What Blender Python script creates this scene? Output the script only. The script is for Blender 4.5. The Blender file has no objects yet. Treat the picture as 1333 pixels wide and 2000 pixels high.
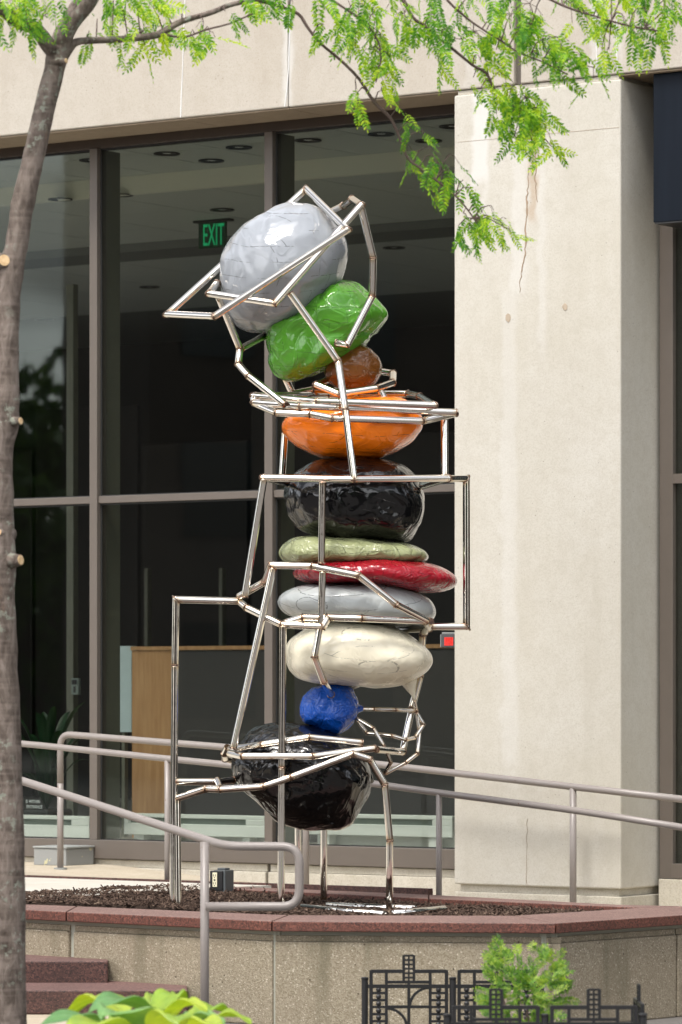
import bpy, bmesh, math, random
from mathutils import Vector, Matrix, noise, Euler
random.seed(7)
C = bpy.context.scene.collection
sc = bpy.context.scene
R = math.radians
# ------------------------------------------------------------------ camera, sky, sun, exposure
F, CX, YH, EZ = 8000.0, 666.5, 1350.0, 1.75
cam = bpy.data.cameras.new('camera'); camo = bpy.data.objects.new('camera', cam); C.objects.link(camo)
cam.sensor_fit = 'HORIZONTAL'; cam.sensor_width = 24.0; cam.lens = 24.0 * F / 1333.0
cam.shift_y = (YH - 1000.0) / 1333.0
cam.clip_start = 0.5; cam.clip_end = 2000
camo.location = (0, 0, EZ); camo.rotation_euler = (R(90), 0, 0)
cam.dof.use_dof = True; cam.dof.focus_distance = 23.3; cam.dof.aperture_fstop = 4.5
sc.camera = camo
SUN_EL, SUN_AZ = 58.0, 205.0          # the sun stands high behind the camera, a little to its left
world = bpy.data.worlds.new('World'); sc.world = world; world.use_nodes = True
wn, wl = world.node_tree.nodes, world.node_tree.links
bg = wn['Background']
sky = wn.new('ShaderNodeTexSky'); sky.sky_type = 'NISHITA'; sky.sun_disc = False
sky.sun_elevation = R(SUN_EL); sky.sun_rotation = R(SUN_AZ); sky.dust_density = 3.0; sky.air_density = 1.0
hs = wn.new('ShaderNodeHueSaturation'); hs.inputs['Saturation'].default_value = 0.28
wl.new(sky.outputs[0], hs.inputs['Color'])
# thin broken cloud
tc = wn.new('ShaderNodeTexCoord'); mp = wn.new('ShaderNodeMapping'); mp.inputs['Scale'].default_value = (1, 1, 3)
nz = wn.new('ShaderNodeTexNoise'); nz.inputs['Scale'].default_value = 2.2; nz.inputs['Detail'].default_value = 6
cr = wn.new('ShaderNodeValToRGB'); cr.color_ramp.elements[0].position = 0.49; cr.color_ramp.elements[1].position = 0.56
cr.color_ramp.elements[0].color = (.62, .62, .64, 1); cr.color_ramp.elements[1].color = (2.9, 2.85, 2.8, 1)
mx = wn.new('ShaderNodeMix'); mx.data_type = 'RGBA'; mx.blend_type = 'MULTIPLY'; mx.inputs[0].default_value = 1.0
wl.new(tc.outputs['Generated'], mp.inputs['Vector']); wl.new(mp.outputs[0], nz.inputs['Vector'])
wl.new(nz.outputs[0], cr.inputs[0]); wl.new(hs.outputs[0], mx.inputs[6]); wl.new(cr.outputs[0], mx.inputs[7])
wl.new(mx.outputs[2], bg.inputs['Color'])
bg.inputs['Strength'].default_value = 0.15
sl = bpy.data.lights.new('sun', 'SUN'); sl.energy = 1.5; sl.angle = R(14); sl.color = (1, .955, .88)
so = bpy.data.objects.new('sun', sl); C.objects.link(so)
sd = Vector((math.sin(R(SUN_AZ)) * math.cos(R(SUN_EL)), math.cos(R(SUN_AZ)) * math.cos(R(SUN_EL)), math.sin(R(SUN_EL))))
so.rotation_euler = sd.to_track_quat('Z', 'Y').to_euler()
sc.view_settings.view_transform = 'Standard'; sc.view_settings.look = 'None'
sc.view_settings.gamma = 1.0; sc.view_settings.use_curve_mapping = False
sc.view_settings.exposure = 0.58

# ------------------------------------------------------------------ geometry helpers
def P(px, py, Y):
    return Vector(((px - CX) / F * Y, Y, EZ + (YH - py) / F * Y))
def G(px, py, z):                       # point of the photograph on the level plane z
    Y = (EZ - z) * F / (py - YH)
    return Vector(((px - CX) / F * Y, Y, z))
YAW = R(35)
T_ = Vector((math.cos(YAW), -math.sin(YAW), 0)); N_ = Vector((-math.sin(YAW), -math.cos(YAW), 0))
FO = Vector(((400 - CX) / F * 27.7, 27.7, 0))
def UZ(px, py, w):                      # facade coordinates (u along, z up) of a pixel on the plane w metres in front of the glass
    dx = (px - CX) / F
    Y = (w + FO.dot(N_)) / (Vector((dx, 1, 0)).dot(N_))
    p = Vector((dx * Y, Y, 0)) - FO
    return p.dot(T_), EZ + (YH - py) / F * Y
def W(u, w, z):
    p = FO + T_ * u + N_ * w; return Vector((p.x, p.y, z))
def U(px, w=0.0): return UZ(px, 1350, w)[0]
def ZF(px, py, w=0.0): return UZ(px, py, w)[1]

REG = {}
def mat_of(o): return REG[o.name]
class MB:
    def __init__(s): s.v = []; s.f = []; s.a = []
    def add(s, vs, fs, a=None):
        n = len(s.v); s.v += [Vector(p) for p in vs]; s.f += [tuple(i + n for i in f) for f in fs]
        s.a += (a if a else [0.0] * len(vs)); return s
    def box(s, x0, x1, y0, y1, z0, z1):
        x0, x1 = sorted((x0, x1)); y0, y1 = sorted((y0, y1)); z0, z1 = sorted((z0, z1))
        return s.add([(x0,y0,z0),(x1,y0,z0),(x1,y1,z0),(x0,y1,z0),(x0,y0,z1),(x1,y0,z1),(x1,y1,z1),(x0,y1,z1)],
              [(0,3,2,1),(4,5,6,7),(0,1,5,4),(1,2,6,5),(2,3,7,6),(3,0,4,7)])
    def bar(s, p0, p1, t, t2=None):     # square bar
        p0 = Vector(p0); p1 = Vector(p1); t2 = t2 or t
        d = (p1 - p0).normalized(); a = d.cross(Vector((0,1,0)))
        if a.length < .01: a = d.cross(Vector((1,0,0)))
        a.normalize(); b = d.cross(a)
        vs = []
        for p in (p0, p1):
            for sx, sy in ((-1,-1),(1,-1),(1,1),(-1,1)): vs.append(p + a*sx*t/2 + b*sy*t2/2)
        return s.add(vs, [(0,3,2,1),(4,5,6,7),(0,1,5,4),(1,2,6,5),(2,3,7,6),(3,0,4,7)])
    def prism(s, poly, z0, z1):
        n = len(poly)
        ar = sum(poly[i][0]*poly[(i+1)%n][1]-poly[(i+1)%n][0]*poly[i][1] for i in range(n))
        if ar < 0: poly = poly[::-1]
        vs = [(p[0], p[1], z0) for p in poly] + [(p[0], p[1], z1) for p in poly]
        fs = [tuple(range(n))[::-1], tuple(range(n, 2*n))] + [(i, (i+1)%n, n+(i+1)%n, n+i) for i in range(n)]
        return s.add(vs, fs)
    def tube(s, pts, rad, n=12, cap=True):
        pts = [Vector(p) for p in pts]; m = len(pts)
        rads = rad if isinstance(rad, (list, tuple)) else [rad]*m
        a = None; vs = []
        for i, p in enumerate(pts):
            d = (pts[min(i+1, m-1)] - pts[max(i-1, 0)]).normalized()
            if a is None:
                a = d.cross(Vector((0,0,1)))
                if a.length < .05: a = d.cross(Vector((1,0,0)))
            a = (a - d * a.dot(d)).normalized(); b = d.cross(a)
            for k in range(n):
                t = 2*math.pi*k/n; vs.append(p + (a*math.cos(t) + b*math.sin(t)) * rads[i])
        fs = [(i*n+k, i*n+(k+1)%n, (i+1)*n+(k+1)%n, (i+1)*n+k) for i in range(m-1) for k in range(n)]
        if cap: fs += [tuple(range(n))[::-1], tuple(range((m-1)*n, m*n))]
        return s.add(vs, fs)
    def ball(s, c, r, n=8, m=6, sc=(1,1,1)):
        c = Vector(c); vs = [c + Vector((0,0,-r*sc[2]))]
        for i in range(1, m):
            ph = -math.pi/2 + math.pi*i/m
            for k in range(n):
                t = 2*math.pi*k/n
                vs.append(c + Vector((math.cos(ph)*math.cos(t)*sc[0], math.cos(ph)*math.sin(t)*sc[1], math.sin(ph)*sc[2]))*r)
        vs.append(c + Vector((0,0,r*sc[2]))); L = len(vs)-1; fs = []
        for k in range(n):
            fs.append((0, 1+(k+1)%n, 1+k)); fs.append((L, L-n+k, L-n+(k+1)%n))
        for i in range(m-2):
            for k in range(n):
                fs.append((1+i*n+k, 1+i*n+(k+1)%n, 1+(i+1)*n+(k+1)%n, 1+(i+1)*n+k))
        return s.add(vs, fs)
    def mesh(s, name, m, inv=None, smooth=False, attr=None):
        me = bpy.data.meshes.new(name)
        vs = [inv @ v for v in s.v] if inv else s.v
        me.from_pydata([tuple(v) for v in vs], [], s.f)
        if m: me.materials.append(m)
        if smooth: me.shade_smooth()
        if attr:
            at = me.attributes.new(attr, 'FLOAT', 'POINT'); at.data.foreach_set('value', s.a)
        me.update(); return me
    def build(s, name, m, parent=None, local=False, smooth=False, bevel=0, attr=None, kind=None, segs=2):
        inv = None
        if parent is not None and not local: inv = mat_of(parent).inverted()
        o = bpy.data.objects.new(name, s.mesh(name, m, inv, smooth, attr)); C.objects.link(o)
        if parent is not None: o.parent = parent; REG[o.name] = mat_of(parent)
        else: REG[o.name] = Matrix()
        if bevel:
            b = o.modifiers.new('bevel', 'BEVEL'); b.width = bevel; b.segments = segs; b.limit_method = 'ANGLE'; b.angle_limit = R(40)
        if smooth and bevel: pass
        if kind: o['kind'] = kind
        return o
def smooth_by_angle(o, ang=40):
    me = o.data; me.shade_smooth()
    bm = bmesh.new(); bm.from_mesh(me)
    for e in bm.edges:
        if len(e.link_faces) == 2 and e.calc_face_angle(0) > R(ang): e.smooth = False
    bm.to_mesh(me); bm.free()
def thing(name, loc, label, cat, rz=0, group=None):
    o = bpy.data.objects.new(name, None); C.objects.link(o); o.empty_display_size = .2
    o.location = loc; o.rotation_euler = (0, 0, rz)
    o['label'] = label; o['category'] = cat
    if group: o['group'] = group
    REG[o.name] = Matrix.Translation(Vector(loc)) @ Matrix.Rotation(rz, 4, 'Z'); return o
def tag(o, label, cat, group=None, kind=None):
    o['label'] = label; o['category'] = cat
    if group: o['group'] = group
    if kind: o['kind'] = kind
    return o
def place(o, mesh, name, parent, mx):   # mesh-sharing child at a local matrix
    c = bpy.data.objects.new(name, mesh); C.objects.link(c); c.parent = parent; c.matrix_local = mx
    REG[c.name] = mat_of(parent) @ mx if parent is not None else mx
    return c

# ------------------------------------------------------------------ materials
def mat(name, col, rough=.6, metal=0, spec=.5):
    m = bpy.data.materials.new(name); m.use_nodes = True
    b = m.node_tree.nodes['Principled BSDF']
    b.inputs['Base Color'].default_value = (*col, 1); b.inputs['Roughness'].default_value = rough
    b.inputs['Metallic'].default_value = metal; b.inputs['Specular IOR Level'].default_value = spec
    return m
class NT:
    def __init__(s, m): s.m = m; s.n = m.node_tree.nodes; s.l = m.node_tree.links; s.b = s.n.get('Principled BSDF')
    def coord(s, kind='Object', scale=(1,1,1), rot=(0,0,0)):
        t = s.n.new('ShaderNodeTexCoord'); mp = s.n.new('ShaderNodeMapping'); mp.inputs['Scale'].default_value = scale
        mp.inputs['Rotation'].default_value = rot
        s.l.new(t.outputs[kind], mp.inputs[0]); return mp.outputs[0]
    def noise(s, v, scale, detail=4, rough=.5, dist=0):
        n = s.n.new('ShaderNodeTexNoise'); n.inputs['Scale'].default_value = scale; n.inputs['Detail'].default_value = detail
        n.inputs['Roughness'].default_value = rough; n.inputs['Distortion'].default_value = dist
        s.l.new(v, n.inputs['Vector']); return n.outputs[0]
    def voro(s, v, scale, feature='F1', out='Distance', rnd=1):
        n = s.n.new('ShaderNodeTexVoronoi'); n.feature = feature; n.inputs['Scale'].default_value = scale
        n.inputs['Randomness'].default_value = rnd
        s.l.new(v, n.inputs['Vector']); return n.outputs[out]
    def ramp(s, fac, stops):
        r = s.n.new('ShaderNodeValToRGB'); e = r.color_ramp.elements
        while len(e) < len(stops): e.new(.5)
        for i, (p, c) in enumerate(stops):
            e[i].position = p; e[i].color = (c, c, c, 1) if isinstance(c, (int, float)) else (*c, 1)
        s.l.new(fac, r.inputs[0]); return r.outputs[0]
    def mix(s, fac, a, b, mode='MIX'):
        x = s.n.new('ShaderNodeMix'); x.data_type = 'RGBA'; x.blend_type = mode
        for sock, v in ((0, fac), (6, a), (7, b)):
            if isinstance(v, (int, float)): x.inputs[sock].default_value = v if sock == 0 else (v, v, v, 1)
            elif isinstance(v, tuple): x.inputs[sock].default_value = (*v, 1)
            else: s.l.new(v, x.inputs[sock])
        return x.outputs[2]
    def math(s, op, a, b=0.0, clamp=False):
        x = s.n.new('ShaderNodeMath'); x.operation = op; x.use_clamp = clamp
        for i, v in enumerate((a, b)):
            if isinstance(v, (int, float)): x.inputs[i].default_value = v
            else: s.l.new(v, x.inputs[i])
        return x.outputs[0]
    def bump(s, h, strength=.3, dist=.01, prev=None):
        b = s.n.new('ShaderNodeBump'); b.inputs['Strength'].default_value = strength; b.inputs['Distance'].default_value = dist
        s.l.new(h, b.inputs['Height'])
        if prev is not None: s.l.new(prev, b.inputs['Normal'])
        return b.outputs[0]
    def col(s, v): s.l.new(v, s.b.inputs['Base Color'])
    def nor(s, v): s.l.new(v, s.b.inputs['Normal'])
    def rough(s, v): s.l.new(v, s.b.inputs['Roughness'])

def concrete(name, base, dark, light, pits=.5, grain=.25):
    m = mat(name, base, .85, spec=.25); t = NT(m); v = t.coord()
    big = t.noise(v, 1.1, 5, .6); st = t.noise(t.coord(scale=(3.2, 3.2, .28)), 1.6, 4, .55)
    fine = t.noise(v, 105, 4, .75); mid = t.noise(v, 14, 5, .65)
    c = t.mix(t.ramp(big, [(.35, 0), (.68, 1)]), base, light)
    c = t.mix(t.math('MULTIPLY', t.ramp(st, [(.5, 0), (.72, 1)]), .55), c, light)
    c = t.mix(t.math('MULTIPLY', t.ramp(st, [(.26, 1), (.43, 0)]), .3), c, dark)
    c = t.mix(t.math('MULTIPLY', t.ramp(mid, [(.38, 1), (.55, 0)]), .22), c, dark)
    c = t.mix(t.math('MULTIPLY', t.ramp(fine, [(.38, 1), (.52, 0)]), .5), c, dark)
    pit = t.voro(v, 22, rnd=1); pm = t.math('MULTIPLY', t.ramp(pit, [(.0, 1), (.07, 1), (.1, 0)]), t.ramp(t.noise(v, 5, 2), [(.5, 0), (.62, 1)]))
    c = t.mix(t.math('MULTIPLY', pm, pits), c, (.12, .1, .08))
    t.col(c); n = t.bump(fine, grain, .003); n = t.bump(mid, .25, .004, n)
    t.nor(n); return m
M = {}
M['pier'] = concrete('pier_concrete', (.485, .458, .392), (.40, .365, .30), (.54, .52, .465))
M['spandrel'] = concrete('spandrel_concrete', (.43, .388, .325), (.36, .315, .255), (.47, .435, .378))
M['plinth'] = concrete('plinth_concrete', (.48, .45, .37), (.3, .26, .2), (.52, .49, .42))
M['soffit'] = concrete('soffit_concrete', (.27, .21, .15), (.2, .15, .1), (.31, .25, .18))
M['deck'] = concrete('deck_concrete', (.50, .47, .41), (.40, .37, .31), (.56, .54, .49), .1)
M['ramp'] = concrete('ramp_concrete', (.42, .36, .27), (.30, .25, .18), (.5, .44, .35), .1)
M['street'] = concrete('street_paving', (.13, .12, .11), (.09, .085, .08), (.17, .16, .15), .2)
def aggregate():
    m = mat('exposed_aggregate', (.3, .26, .2), .9, spec=.2); t = NT(m); v = t.coord()
    vv = t.n.new('ShaderNodeTexVoronoi'); vv.inputs['Scale'].default_value = 150; t.l.new(v, vv.inputs['Vector'])
    hue = t.n.new('ShaderNodeSeparateColor'); t.l.new(vv.outputs['Color'], hue.inputs[0])
    c = t.ramp(hue.outputs[0], [(0, (.20, .168, .115)), (.35, (.262, .225, .162)), (.72, (.305, .265, .192)), (.95, (.34, .30, .225)), (1, (.54, .48, .39))])
    big = t.noise(v, 2.3, 5, .6); st = t.noise(t.coord(scale=(4, 4, .5)), 1.5, 4)
    c = t.mix(t.math('MULTIPLY', t.ramp(big, [(.3, 1), (.62, 0)]), .4), c, (.22, .18, .13))
    c = t.mix(t.math('MULTIPLY', t.ramp(st, [(.54, 0), (.7, 1)]), .6), c, (.13, .115, .075))
    p2 = t.voro(v, 24); c = t.mix(t.math('MULTIPLY', t.ramp(p2, [(0, 1), (.07, 1), (.1, 0)]), .7), c, (.6, .54, .44))
    p3 = t.voro(t.coord(rot=(.4, .2, .9)), 13); c = t.mix(t.math('MULTIPLY', t.ramp(p3, [(0, 1), (.06, 1), (.08, 0)]), .8), c, (.06, .045, .03))
    t.col(c); n = t.bump(vv.outputs['Distance'], .45, .004); n = t.bump(t.noise(v, 30, 5, .7), .3, .005, n); t.nor(n); return m
M['aggregate'] = aggregate()
def granite(name, a, b, c3, rough):
    m = mat(name, a, rough, spec=.5); t = NT(m); v = t.coord()
    vv = t.n.new('ShaderNodeTexVoronoi'); vv.inputs['Scale'].default_value = 130; t.l.new(v, vv.inputs['Vector'])
    h = t.n.new('ShaderNodeSeparateColor'); t.l.new(vv.outputs['Color'], h.inputs[0])
    c = t.ramp(h.outputs[0], [(0, c3), (.25, a), (.75, b), (1, tuple(min(1, x*1.5) for x in b))])
    c = t.mix(t.math('MULTIPLY', t.ramp(t.noise(v, 3, 5), [(.4, 0), (.7, 1)]), .3), c, c3)
    sp = t.voro(v, 36); c = t.mix(t.math('MULTIPLY', t.ramp(sp, [(0, 1), (.12, 1), (.2, 0)]), .5), c, c3)
    t.col(c); t.nor(t.bump(t.noise(v, 90, 3), .15, .003)); return m
M['granite'] = granite('red_granite', (.085, .027, .017), (.13, .046, .031), (.03, .012, .009), .6)
M['granite_dark'] = granite('dark_red_granite', (.052, .021, .016), (.085, .038, .030), (.018, .01, .008), .65)
M['granite_top'] = granite('pale_granite_top', (.165, .10, .083), (.205, .13, .11), (.10, .055, .046), .78)  # paler, rougher granite for the upward faces of the coping
M['granite_step'] = granite('pale_step_top', (.12, .065, .055), (.16, .09, .078), (.06, .032, .028), .75)  # paler, rougher granite for the upward faces of the steps
def frame_mat(name, c):
    m = mat(name, c, .42); t = NT(m); v = t.coord()
    t.col(t.mix(t.math('MULTIPLY', t.noise(v, 9, 5), .35), c, tuple(x*.6 for x in c)))
    t.rough(t.ramp(t.noise(v, 20, 4), [(.3, .35), (.7, .55)])); return m
M['frame'] = frame_mat('bronze_anodised_frame', (.125, .105, .088))
M['frame_head_shade'] = frame_mat('shaded_head_frame', (.05, .034, .024))  # bronze darkened to put the soffit's shade into the head frame colour
M['frame_in'] = frame_mat('inner_frame_olive', (.17, .17, .13))
M['gasket'] = mat('black_gasket', (.015, .015, .014), .6)
def painted(name, c, rough=.35, chips=True):
    m = mat(name, c, rough); t = NT(m); v = t.coord()
    cc = t.mix(t.math('MULTIPLY', t.noise(v, 6, 4), .3), c, tuple(x*.78 for x in c))
    if chips:
        k = t.ramp(t.noise(v, 30, 4, .65), [(.70, 0), (.715, 1)])
        cc = t.mix(k, cc, (.14, .05, .025))
    t.col(cc); t.nor(t.bump(t.noise(v, 55, 3), .22, .003)); return m
M['rail'] = painted('taupe_rail_paint', (.255, .226, .208), .34)
M['iron'] = painted('black_iron_paint', (.014, .014, .015), .38, False)
M['metalbox'] = painted('grey_box_paint', (.27, .28, .27), .5, False)
def peel():
    m = mat('peeling_grey_paint', (.3, .3, .28), .6); t = NT(m); v = t.coord()
    k = t.ramp(t.noise(v, 14, 6, .65), [(.6, 0), (.62, 1)])
    t.col(t.mix(k, (.25, .255, .245), (.48, .45, .27))); t.nor(t.bump(k, .4, .003)); return m
M['peel'] = peel()
M['outlet'] = painted('dark_grey_outlet_paint', (.085, .095, .10), .45, False)
def navy():
    m = mat('navy_panel', (.012, .02, .034), .5, spec=.15); t = NT(m)
    n = t.noise(t.coord(scale=(6, 6, .3)), 3, 4); t.col(t.ramp(n, [(.3, (.0032, .006, .011)), (.75, (.006, .0095, .016))])); return m
M['navy'] = navy()
def glass():
    m = bpy.data.materials.new('tinted_window_glass'); m.use_nodes = True; n, l = m.node_tree.nodes, m.node_tree.links
    n.remove(n['Principled BSDF']); out = n['Material Output']
    tr = n.new('ShaderNodeBsdfTransparent'); tr.inputs[0].default_value = (.79, .81, .785, 1)
    gl = n.new('ShaderNodeBsdfGlossy'); gl.inputs['Roughness'].default_value = .015; gl.inputs[0].default_value = (.85, .93, .92, 1)
    fr = n.new('ShaderNodeFresnel'); fr.inputs[0].default_value = 1.6
    tcn = n.new('ShaderNodeTexCoord'); nz = n.new('ShaderNodeTexNoise'); nz.inputs['Scale'].default_value = .7
    bp = n.new('ShaderNodeBump'); bp.inputs['Strength'].default_value = .02; bp.inputs['Distance'].default_value = .05
    l.new(tcn.outputs['Object'], nz.inputs[0]); l.new(nz.outputs[0], bp.inputs['Height']); l.new(bp.outputs[0], gl.inputs['Normal'])
    n.remove(fr); ge = n.new('ShaderNodeNewGeometry'); dt = n.new('ShaderNodeVectorMath'); dt.operation = 'DOT_PRODUCT'
    l.new(ge.outputs['Normal'], dt.inputs[0]); l.new(ge.outputs['Incoming'], dt.inputs[1])
    def mth(op, a_, b_=0.0):
        x = n.new('ShaderNodeMath'); x.operation = op; x.use_clamp = op == 'SUBTRACT'
        for i_, v_ in enumerate((a_, b_)):
            if isinstance(v_, float): x.inputs[i_].default_value = v_
            else: l.new(v_, x.inputs[i_])
        return x.outputs[0]
    q5 = mth('POWER', mth('SUBTRACT', 1.0, mth('ABSOLUTE', dt.outputs['Value'])), 5.0)   # Schlick reflectance, the same from both sides
    ad = n.new('ShaderNodeMath'); ad.operation = 'MULTIPLY_ADD'; l.new(q5, ad.inputs[0]); ad.inputs[1].default_value = .95; ad.inputs[2].default_value = .045
    mx = n.new('ShaderNodeMixShader'); l.new(ad.outputs[0], mx.inputs[0]); l.new(tr.outputs[0], mx.inputs[1]); l.new(gl.outputs[0], mx.inputs[2])
    l.new(mx.outputs[0], out.inputs[0]); return m
M['glass'] = glass()
def steel():
    m = mat('polished_steel_tube', (.74, .70, .64), .13, 1); t = NT(m); v = t.coord()
    a = t.n.new('ShaderNodeAttribute'); a.attribute_name = 'tint'
    k = t.math('MULTIPLY', a.outputs['Fac'], t.ramp(t.noise(v, 40, 3), [(.3, .5), (.6, 1)]))
    c = t.ramp(k, [(0, (.79, .755, .695)), (.3, (.74, .63, .48)), (.6, (.40, .24, .15)), (.85, (.14, .085, .065))])
    t.col(c); t.rough(t.ramp(t.noise(v, 12, 4), [(.3, .035), (.7, .10)]))
    t.nor(t.bump(t.noise(v, 11, 2), .06, .01)); return m
M['steel'] = steel()
def weld():
    m = mat('weld_bead', (.3, .2, .14), .35, 1); t = NT(m); v = t.coord()
    t.col(t.ramp(t.noise(v, 90, 3), [(.35, (.07, .045, .035)), (.55, (.22, .15, .11)), (.72, (.55, .46, .38))]))
    t.nor(t.bump(t.noise(v, 160, 2), .8, .004)); return m
M['weld'] = weld()
def enamel(name, c, crink=.5, crinkscale=6, rough=.05, crack=.7, var=.25):
    m = mat(name, c, rough, spec=.42); t = NT(m); v = t.coord()
    t.b.inputs['Coat Weight'].default_value = .12; t.b.inputs['Coat Roughness'].default_value = .03
    dn = t.noise(v, 3.5, 3); add = t.n.new('ShaderNodeVectorMath'); add.operation = 'ADD'
    sc_ = t.n.new('ShaderNodeVectorMath'); sc_.operation = 'SCALE'; sc_.inputs['Scale'].default_value = .12
    nn = t.n.new('ShaderNodeTexNoise'); nn.inputs['Scale'].default_value = 4; nn.inputs['Detail'].default_value = 5; t.l.new(v, nn.inputs['Vector'])
    t.l.new(nn.outputs['Color'], sc_.inputs[0]); t.l.new(v, add.inputs[0]); t.l.new(sc_.outputs[0], add.inputs[1])
    mpb = t.n.new('ShaderNodeMapping'); mpb.inputs['Rotation'].default_value = (R(78), R(14 + sum(c)*40), R(-18 + c[1]*60)); ad2 = t.n.new('ShaderNodeVectorMath'); ad2.operation = 'MULTIPLY_ADD'; t.l.new(nn.outputs['Color'], ad2.inputs[0]); ad2.inputs[1].default_value = (.03, .03, .03); t.l.new(v, ad2.inputs[2]); t.l.new(ad2.outputs[0], mpb.inputs[0])
    br = t.n.new('ShaderNodeTexBrick'); br.offset = .37; br.inputs['Scale'].default_value = 1; br.inputs['Brick Width'].default_value = .15
    br.inputs['Row Height'].default_value = .085; br.inputs['Mortar Size'].default_value = .0016; br.inputs['Mortar Smooth'].default_value = .4
    t.l.new(mpb.outputs[0], br.inputs['Vector']); line = br.outputs['Fac']
    line = t.math('MULTIPLY', line, t.ramp(t.noise(v, 9, 2), [(.46, 0), (.52, 1)]))
    line = t.math('MULTIPLY', line, t.ramp(t.noise(v, 60, 2), [(.40, 0), (.46, 1)]))
    cc = t.mix(t.math('MULTIPLY', t.noise(v, 4, 4), var), c, tuple(x*.6 for x in c))
    cc = t.mix(t.math('MULTIPLY', line, crack), cc, tuple(x*.12 for x in c)); t.col(cc)
    cr = t.n.new('ShaderNodeTexVoronoi'); cr.feature = 'F1'; cr.inputs['Scale'].default_value = crinkscale
    t.l.new(add.outputs[0], cr.inputs['Vector'])
    n = t.bump(cr.outputs['Distance'], min(1, crink*.8), .06)
    n = t.bump(t.ramp(t.noise(v, crinkscale*1.5, 1.5, .5, 1.2), [(.35, 0), (.5, .6), (.56, .3), (.7, 1)]), min(1, crink*.9), .022, n)
    n = t.bump(t.noise(v, crinkscale*7, 2, .5, .6), crink*.12, .006, n)
    n = t.bump(line, .5, -.004, n); t.nor(n); t.rough(t.ramp(t.noise(v, 7, 5, .6), [(.42, rough), (.7, rough + .14)])); return m
def bark():
    m = mat('honey_locust_bark', (.17, .13, .105), .9, spec=.2); t = NT(m); v = t.coord()
    g = t.noise(t.coord(scale=(1, 1, .35)), 22, 6, .65, .6); ring = t.noise(t.coord(scale=(.4, .4, 6)), 9, 3, .5)
    c = t.ramp(g, [(.32, (.06, .046, .037)), (.48, (.13, .104, .086)), (.68, (.24, .20, .172))])
    c = t.mix(t.math('MULTIPLY', t.ramp(ring, [(.45, 0), (.65, 1)]), .3), c, (.27, .22, .19))
    li = t.math('MULTIPLY', t.ramp(t.noise(v, 24, 5, .7), [(.55, 0), (.6, 1)]), t.ramp(t.noise(v, 4, 2), [(.46, 0), (.54, 1)]))
    c = t.mix(t.math('MULTIPLY', li, .5), c, (.33, .37, .3))
    c = t.mix(t.math('MULTIPLY', t.ramp(t.noise(t.coord(scale=(1, 1, .3)), 8, 3), [(.66, 0), (.72, 1)]), .3), c, (.22, .11, .06))
    t.col(c); n = t.bump(g, .8, .02); n = t.bump(ring, .25, .006, n); t.nor(n); return m
M['bark'] = bark()
M['twig'] = mat('dark_twig', (.085, .055, .045), .8)
M['cut'] = mat('fresh_cut_wood', (.6, .42, .22), .8)
t = NT(M['cut']); t.col(t.ramp(t.noise(t.coord(), 60, 3), [(.3, (.48, .31, .15)), (.6, (.66, .48, .27))]))
def leafmat(name, a, b, c3, scale=1.6, rough=.45, tw=.5):
    m = mat(name, a, rough, spec=.4); t = NT(m); g = t.n.new('ShaderNodeNewGeometry')
    n1 = t.n.new('ShaderNodeTexNoise'); n1.inputs['Scale'].default_value = scale; n1.inputs['Detail'].default_value = 2; t.l.new(g.outputs['Position'], n1.inputs['Vector'])
    n2 = t.n.new('ShaderNodeTexNoise'); n2.inputs['Scale'].default_value = 22; t.l.new(g.outputs['Position'], n2.inputs['Vector'])
    k = t.math('ADD', t.math('MULTIPLY', n1.outputs[0], .6), t.math('ADD', t.math('MULTIPLY', n2.outputs[0], .2), t.math('MULTIPLY', g.outputs['Random Per Island'], .2)))
    c = t.ramp(k, [(.38, a), (.5, b), (.62, c3)]); t.col(c)
    tl = t.n.new('ShaderNodeBsdfTranslucent'); t.l.new(t.mix(1.0, c, (1.25, 1.3, .35), 'MULTIPLY'), tl.inputs[0])
    mx = t.n.new('ShaderNodeMixShader'); mx.inputs[0].default_value = tw
    t.l.new(t.b.outputs[0], mx.inputs[1]); t.l.new(tl.outputs[0], mx.inputs[2])
    t.l.new(mx.outputs[0], t.n['Material Output'].inputs[0]); return m
M['leaf'] = leafmat('locust_leaf', (.075, .24, .03), (.23, .46, .03), (.54, .68, .05), 3.0)
M['shrubleaf'] = leafmat('shrub_leaf', (.09, .22, .045), (.21, .38, .07), (.44, .56, .12), 6.0)
M['hosta'] = leafmat('hosta_leaf', (.16, .32, .06), (.30, .44, .06), (.48, .58, .07), 2.2, .38, .35)
M['hosta_blue'] = leafmat('hosta_leaf_blue', (.10, .24, .08), (.15, .31, .10), (.22, .38, .12), 2.2, .35, .25)
M['farleaf'] = leafmat('street_tree_leaf', (.03, .075, .02), (.055, .12, .03), (.09, .16, .04), .8, .6, .3)
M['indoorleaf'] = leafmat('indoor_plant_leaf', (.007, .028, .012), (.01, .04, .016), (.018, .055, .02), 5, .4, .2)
def mulchm(name, a, b):
    m = mat(name, a, .95, spec=.15); t = NT(m); g = t.n.new('ShaderNodeNewGeometry')
    c = t.ramp(g.outputs['Random Per Island'], [(0, a), (.6, b), (.93, tuple(x*1.5 for x in b)), (1, (.2, .15, .11))]); t.col(c)
    t.nor(t.bump(t.noise(t.coord(scale=(1, 1, 1)), 120, 3), .5, .004)); return m
M['chip'] = mulchm('bark_mulch_chip', (.022, .014, .011), (.085, .057, .043))
M['mulch'] = mat('mulch_bed', (.035, .024, .018), .95, spec=.1)
t = NT(M['mulch']); v = t.coord(); t.col(t.ramp(t.noise(v, 40, 5, .7), [(.3, (.015, .01, .008)), (.7, (.06, .042, .032))])); t.nor(t.bump(t.noise(v, 50, 5, .7), 1, .02))
M['tile'] = mat('ceiling_tile', (.60, .63, .60), .9)
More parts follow.
